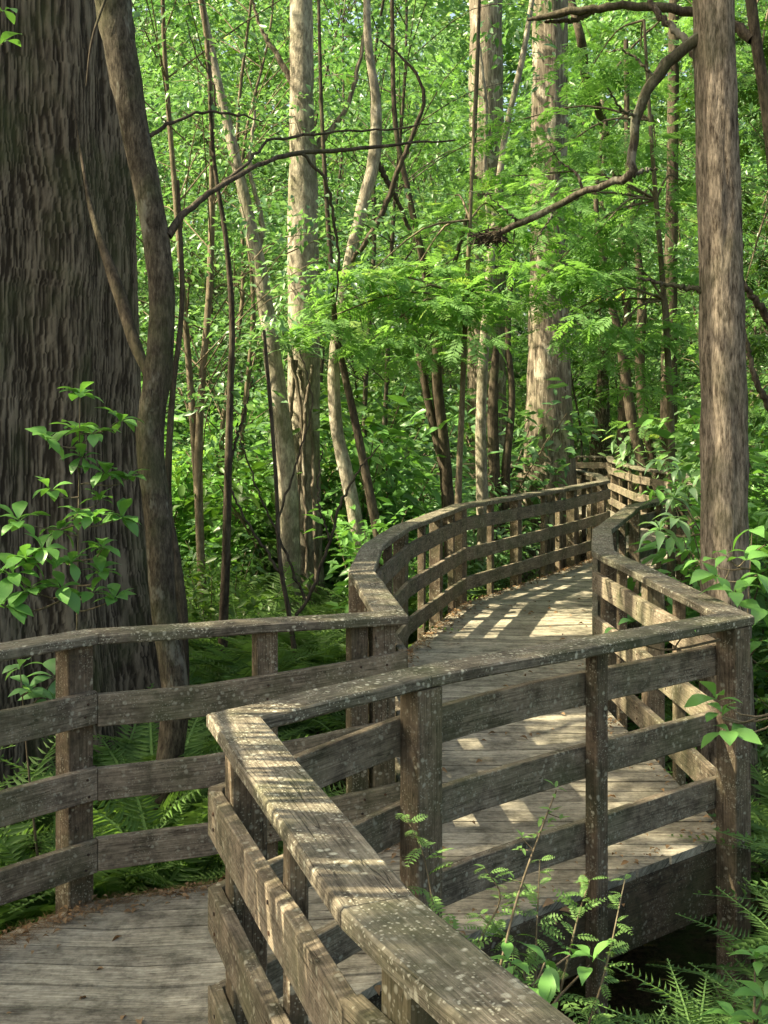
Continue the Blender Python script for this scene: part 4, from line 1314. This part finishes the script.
# reddish needles heaped at the left edge
tb = leaf_n = Leaves(T_leaf(0.03, 0.0, 0.02))
P_ = []
for i in (2, 3):
    for k in range(2200 if i == 3 else 2000):
        t = rng.random(); p = on_edge(PL, mL, i, t, 0.035 + abs(rng.normal(0, .06)))
        P_.append([p[0], p[1], dz(*p) + 0.003 + rng.random() * 0.016])
for i in (4, 5, 6, 7):
    for k in range(700):
        t = rng.random(); p = on_edge(PL, mL, i, t, 0.035 + abs(rng.normal(0, .05)))
        P_.append([p[0], p[1], dz(*p) + 0.003 + rng.random() * 0.014])
P_ = A(P_); n_ = len(P_)
leaf_n.add(P_, rng.uniform(0, 6.28, n_), rng.normal(0, .1, n_), rng.normal(0, .3, n_), rng.uniform(.03, .07, n_), rng.random(n_) * .6)
o = leaf_n.build('needle_litter', M['dry'])
tag(o, 'rusty red needles drifted against the left edge of the deck', 'needle litter', kind='stuff')
# ground cover under the ferns
lv = Leaves(T_small(0.45, .1))
for (x0, x1, y0, y1, n_) in ((-5, 0.3, 4.8, 12, 26000), (1.7, 5, 3.5, 12, 16000), (0.5, 3.0, 1.5, 4.6, 9000), (-6, 4, 12, 20, 26000)):
    x = rng.uniform(x0, x1, n_); y = rng.uniform(y0, y1, n_)
    k = np.array([dpath(a, b) > 0.95 for a, b in zip(x, y)]); x, y = x[k], y[k]; m = len(x)
    lv.add(np.stack([x, y, gz(x, y) + rng.random(m) ** 2 * 0.28], 1), rng.uniform(0, 6.28, m), rng.normal(-.2, .5, m), rng.normal(0, .5, m), rng.uniform(.04, .11, m), rng.uniform(0, .8, m))
o = lv.build('ground_cover', M['fern'])
tag(o, 'low green ground cover on the swamp floor between the ferns', 'ground cover', kind='stuff')


# ------------------------------------------------------------------ unseen trees added outside the frame, crowns shaped to place shade and flecks
def shadow(P, z0=0.3):
    """where the shadow of P falls on the level z0"""
    t = (P[:, 2] - z0) / SUN[2]
    return P[:, :2] - SUN[None, :2] * t[:, None]


HOLES = [  # x, y, radius-x, radius-y on the level z = 0.3: sun flecks
    (2.3, 13.6, .55, .7), (1.75, 12.6, .35, .5), (1.1, 10.6, .25, .5), (1.35, 9.9, .2, .35), (0.9, 9.4, .2, .3), (1.2, 11.6, .3, .3), (0.55, 9.0, .16, .2),
    (1.1, 4.75, .28, .05), (0.6, 4.1, .07, .05), (0.25, 5.6, .1, .06),
    (0.12, 3.42, .38, .25), (0.34, 2.85, .42, .45), (0.56, 2.35, .35, .3), (-0.45, 5.8, .5, .3),
    (1.85, 7.1, .3, .5), (1.8, 5.9, .35, .6), (1.65, 6.9, .3, .4), (0.75, 3.1, .3, .3), (1.5, 3.7, .4, .25), (2.1, 4.3, .4, .4), (1.95, 6.4, .25, .35), (0.75, 8.2, .12, .16), (1.2, 8.4, .1, .12), (3.3, 12.5, .6, .8),
]


def dens_keep(P):
    q = shadow(P)
    keep = np.ones(len(P), bool)
    for (x, y, a, b) in HOLES:
        keep &= ((q[:, 0] - x) / a) ** 2 + ((q[:, 1] - y) / b) ** 2 > 1
    # the background past the near walk stays sunny
    keep &= ~((q[:, 1] > 9.5) & (q[:, 0] > -0.2) & (rng.random(len(P)) < 0.72))
    keep &= ~((q[:, 0] > 2.5) & (rng.random(len(P)) < 0.5))
    keep &= ~((q[:, 0] > 2.3) & (q[:, 1] > 5.6) & (rng.random(len(P)) < 0.6))
    keep &= ~((q[:, 0] > 3.3) & (rng.random(len(P)) < 0.5))
    keep &= ~((q[:, 0] < 0.3) & (q[:, 1] > 5.2) & (q[:, 1] < 8.6) & (rng.random(len(P)) < 0.72))
    return keep


def unseen_shade_tree(label, tx, ty, targets, zr, grp='unseen trees added to shade the near walk'):
    g = float(gz(tx, ty))
    root = empty('unseen_shade_tree', (tx, ty, g), label, 'tree', grp)
    off = A([tx, ty, g]); tb = Tubes(); lv = Leaves(SMALL)
    top = zr[1]
    S = smooth_path([[0, 0, -.3], [.1, .05, top * .3], [-.1, .1, top * .6], [.15, 0, top * .85], [.1, .1, top + 1]], 24)
    tb.add(S, np.linspace(.26, .05, 24), 12, 0.03)
    for (qx, qy, n_) in targets:
        for j in range(n_):
            z = rng.uniform(*zr)
            t = (z - 0.3) / SUN[2]
            c = A([qx + rng.normal(0, .55), qy + rng.normal(0, .55), 0.3]) + SUN * t
            lv.clump(c, rng.uniform(.55, .9), 150, 0.15, 0.45, 0.5, keep=dens_keep)
            if j == 0:
                e = c - off
                b = S[min(23, int(23 * (e[2] - 1.2) / (top + 1)))]
                tb.add(smooth_path([b, (b + e) / 2 + A([0, 0, .4]), e], 10), np.linspace(.07, .012, 10), 6)
    sub(tb, A([0, 0, 0])).build('trunk', M['mottled'], root)
    V, T, C = lv.arrays(); mesh_np('crown', V - off, T, M['leaf'], root, rnd=C)


def cell(x0, x1, y0, y1, st, n_):
    return [(x, y, n_) for x in np.arange(x0, x1, st) for y in np.arange(y0, y1, st)]


unseen_shade_tree('unseen tall tree added left of the frame to shade the near deck', -8.6, 0.2, cell(-3.2, 2.4, -0.5, 4.4, 0.85, 3) + cell(-2.3, -0.2, 2.5, 4.6, 0.5, 2), (8.0, 10.5))
unseen_shade_tree('unseen tall tree added left of the frame to shade the middle railing', -9.6, 5.0, cell(-4.0, 3.2, 4.4, 8.8, 0.85, 2) + cell(-5.0, -0.2, 8.8, 11.6, 0.9, 2), (8.6, 11.0))
unseen_shade_tree('unseen tall tree added left of the frame to shade the enormous trunk', -6.8, 3.0, cell(2.4, 6.0, 1.5, 7.5, 0.95, 2), (11.2, 14))

# unseen palmetto added off the frame, fronds set to stripe the near railing
PAL = T_pinnate(24, 0.036, 0.36, 0.0, 68, 1, 0.05, 7, 0.05, 0.4, 0.9)
off = A([-2.75, 1.2, float(gz(-2.75, 1.2))])
root = empty('palmetto', off, 'unseen palmetto added left of the frame to stripe the nearest railing with light', 'palm')
tb = Tubes(); lv = Leaves(PAL)
hd = off + A([0, 0, 2.3])
tb.add(smooth_path([off, off + A([.05, 0, 1.2]), hd], 8), np.linspace(.07, .05, 8), 8)
for (qx, qy, qz, dist) in ((-0.2, 2.6, .95, 1.8), (-0.36, 3.1, 1.0, 1.9), (-0.05, 2.1, .92, 1.8)):
    c = A([qx, qy, qz]) + SUN * dist
    dirv = A([0.25, -1.0, 0.0]) if qy > 2.8 else A([0.3, -1.0, 0.0])
    yaw = math.atan2(dirv[1], dirv[0])
    st = c - A([math.cos(yaw), math.sin(yaw), 0]) * 0.6
    lv.add(st[None], A([yaw]), A([0.0]), A([0.7]), A([1.2]), A([.5]))
    tb.add(smooth_path([hd, (hd + st) / 2 + A([0, 0, .25]), st], 8), np.linspace(.012, .005, 8), 5)
for k in range(9):
    yaw = rng.uniform(2.4, 4.4)
    lv.add(hd[None], A([yaw]), A([rng.uniform(-.8, .1)]), A([rng.normal(0, .3)]), A([1.2]), rng.uniform(.2, .8, 1))
sub(tb, off).build('stem', M['twig'], root)
V, T, C = lv.arrays(); mesh_np('foliage', V - off, T, M['leaf'], root, rnd=C)
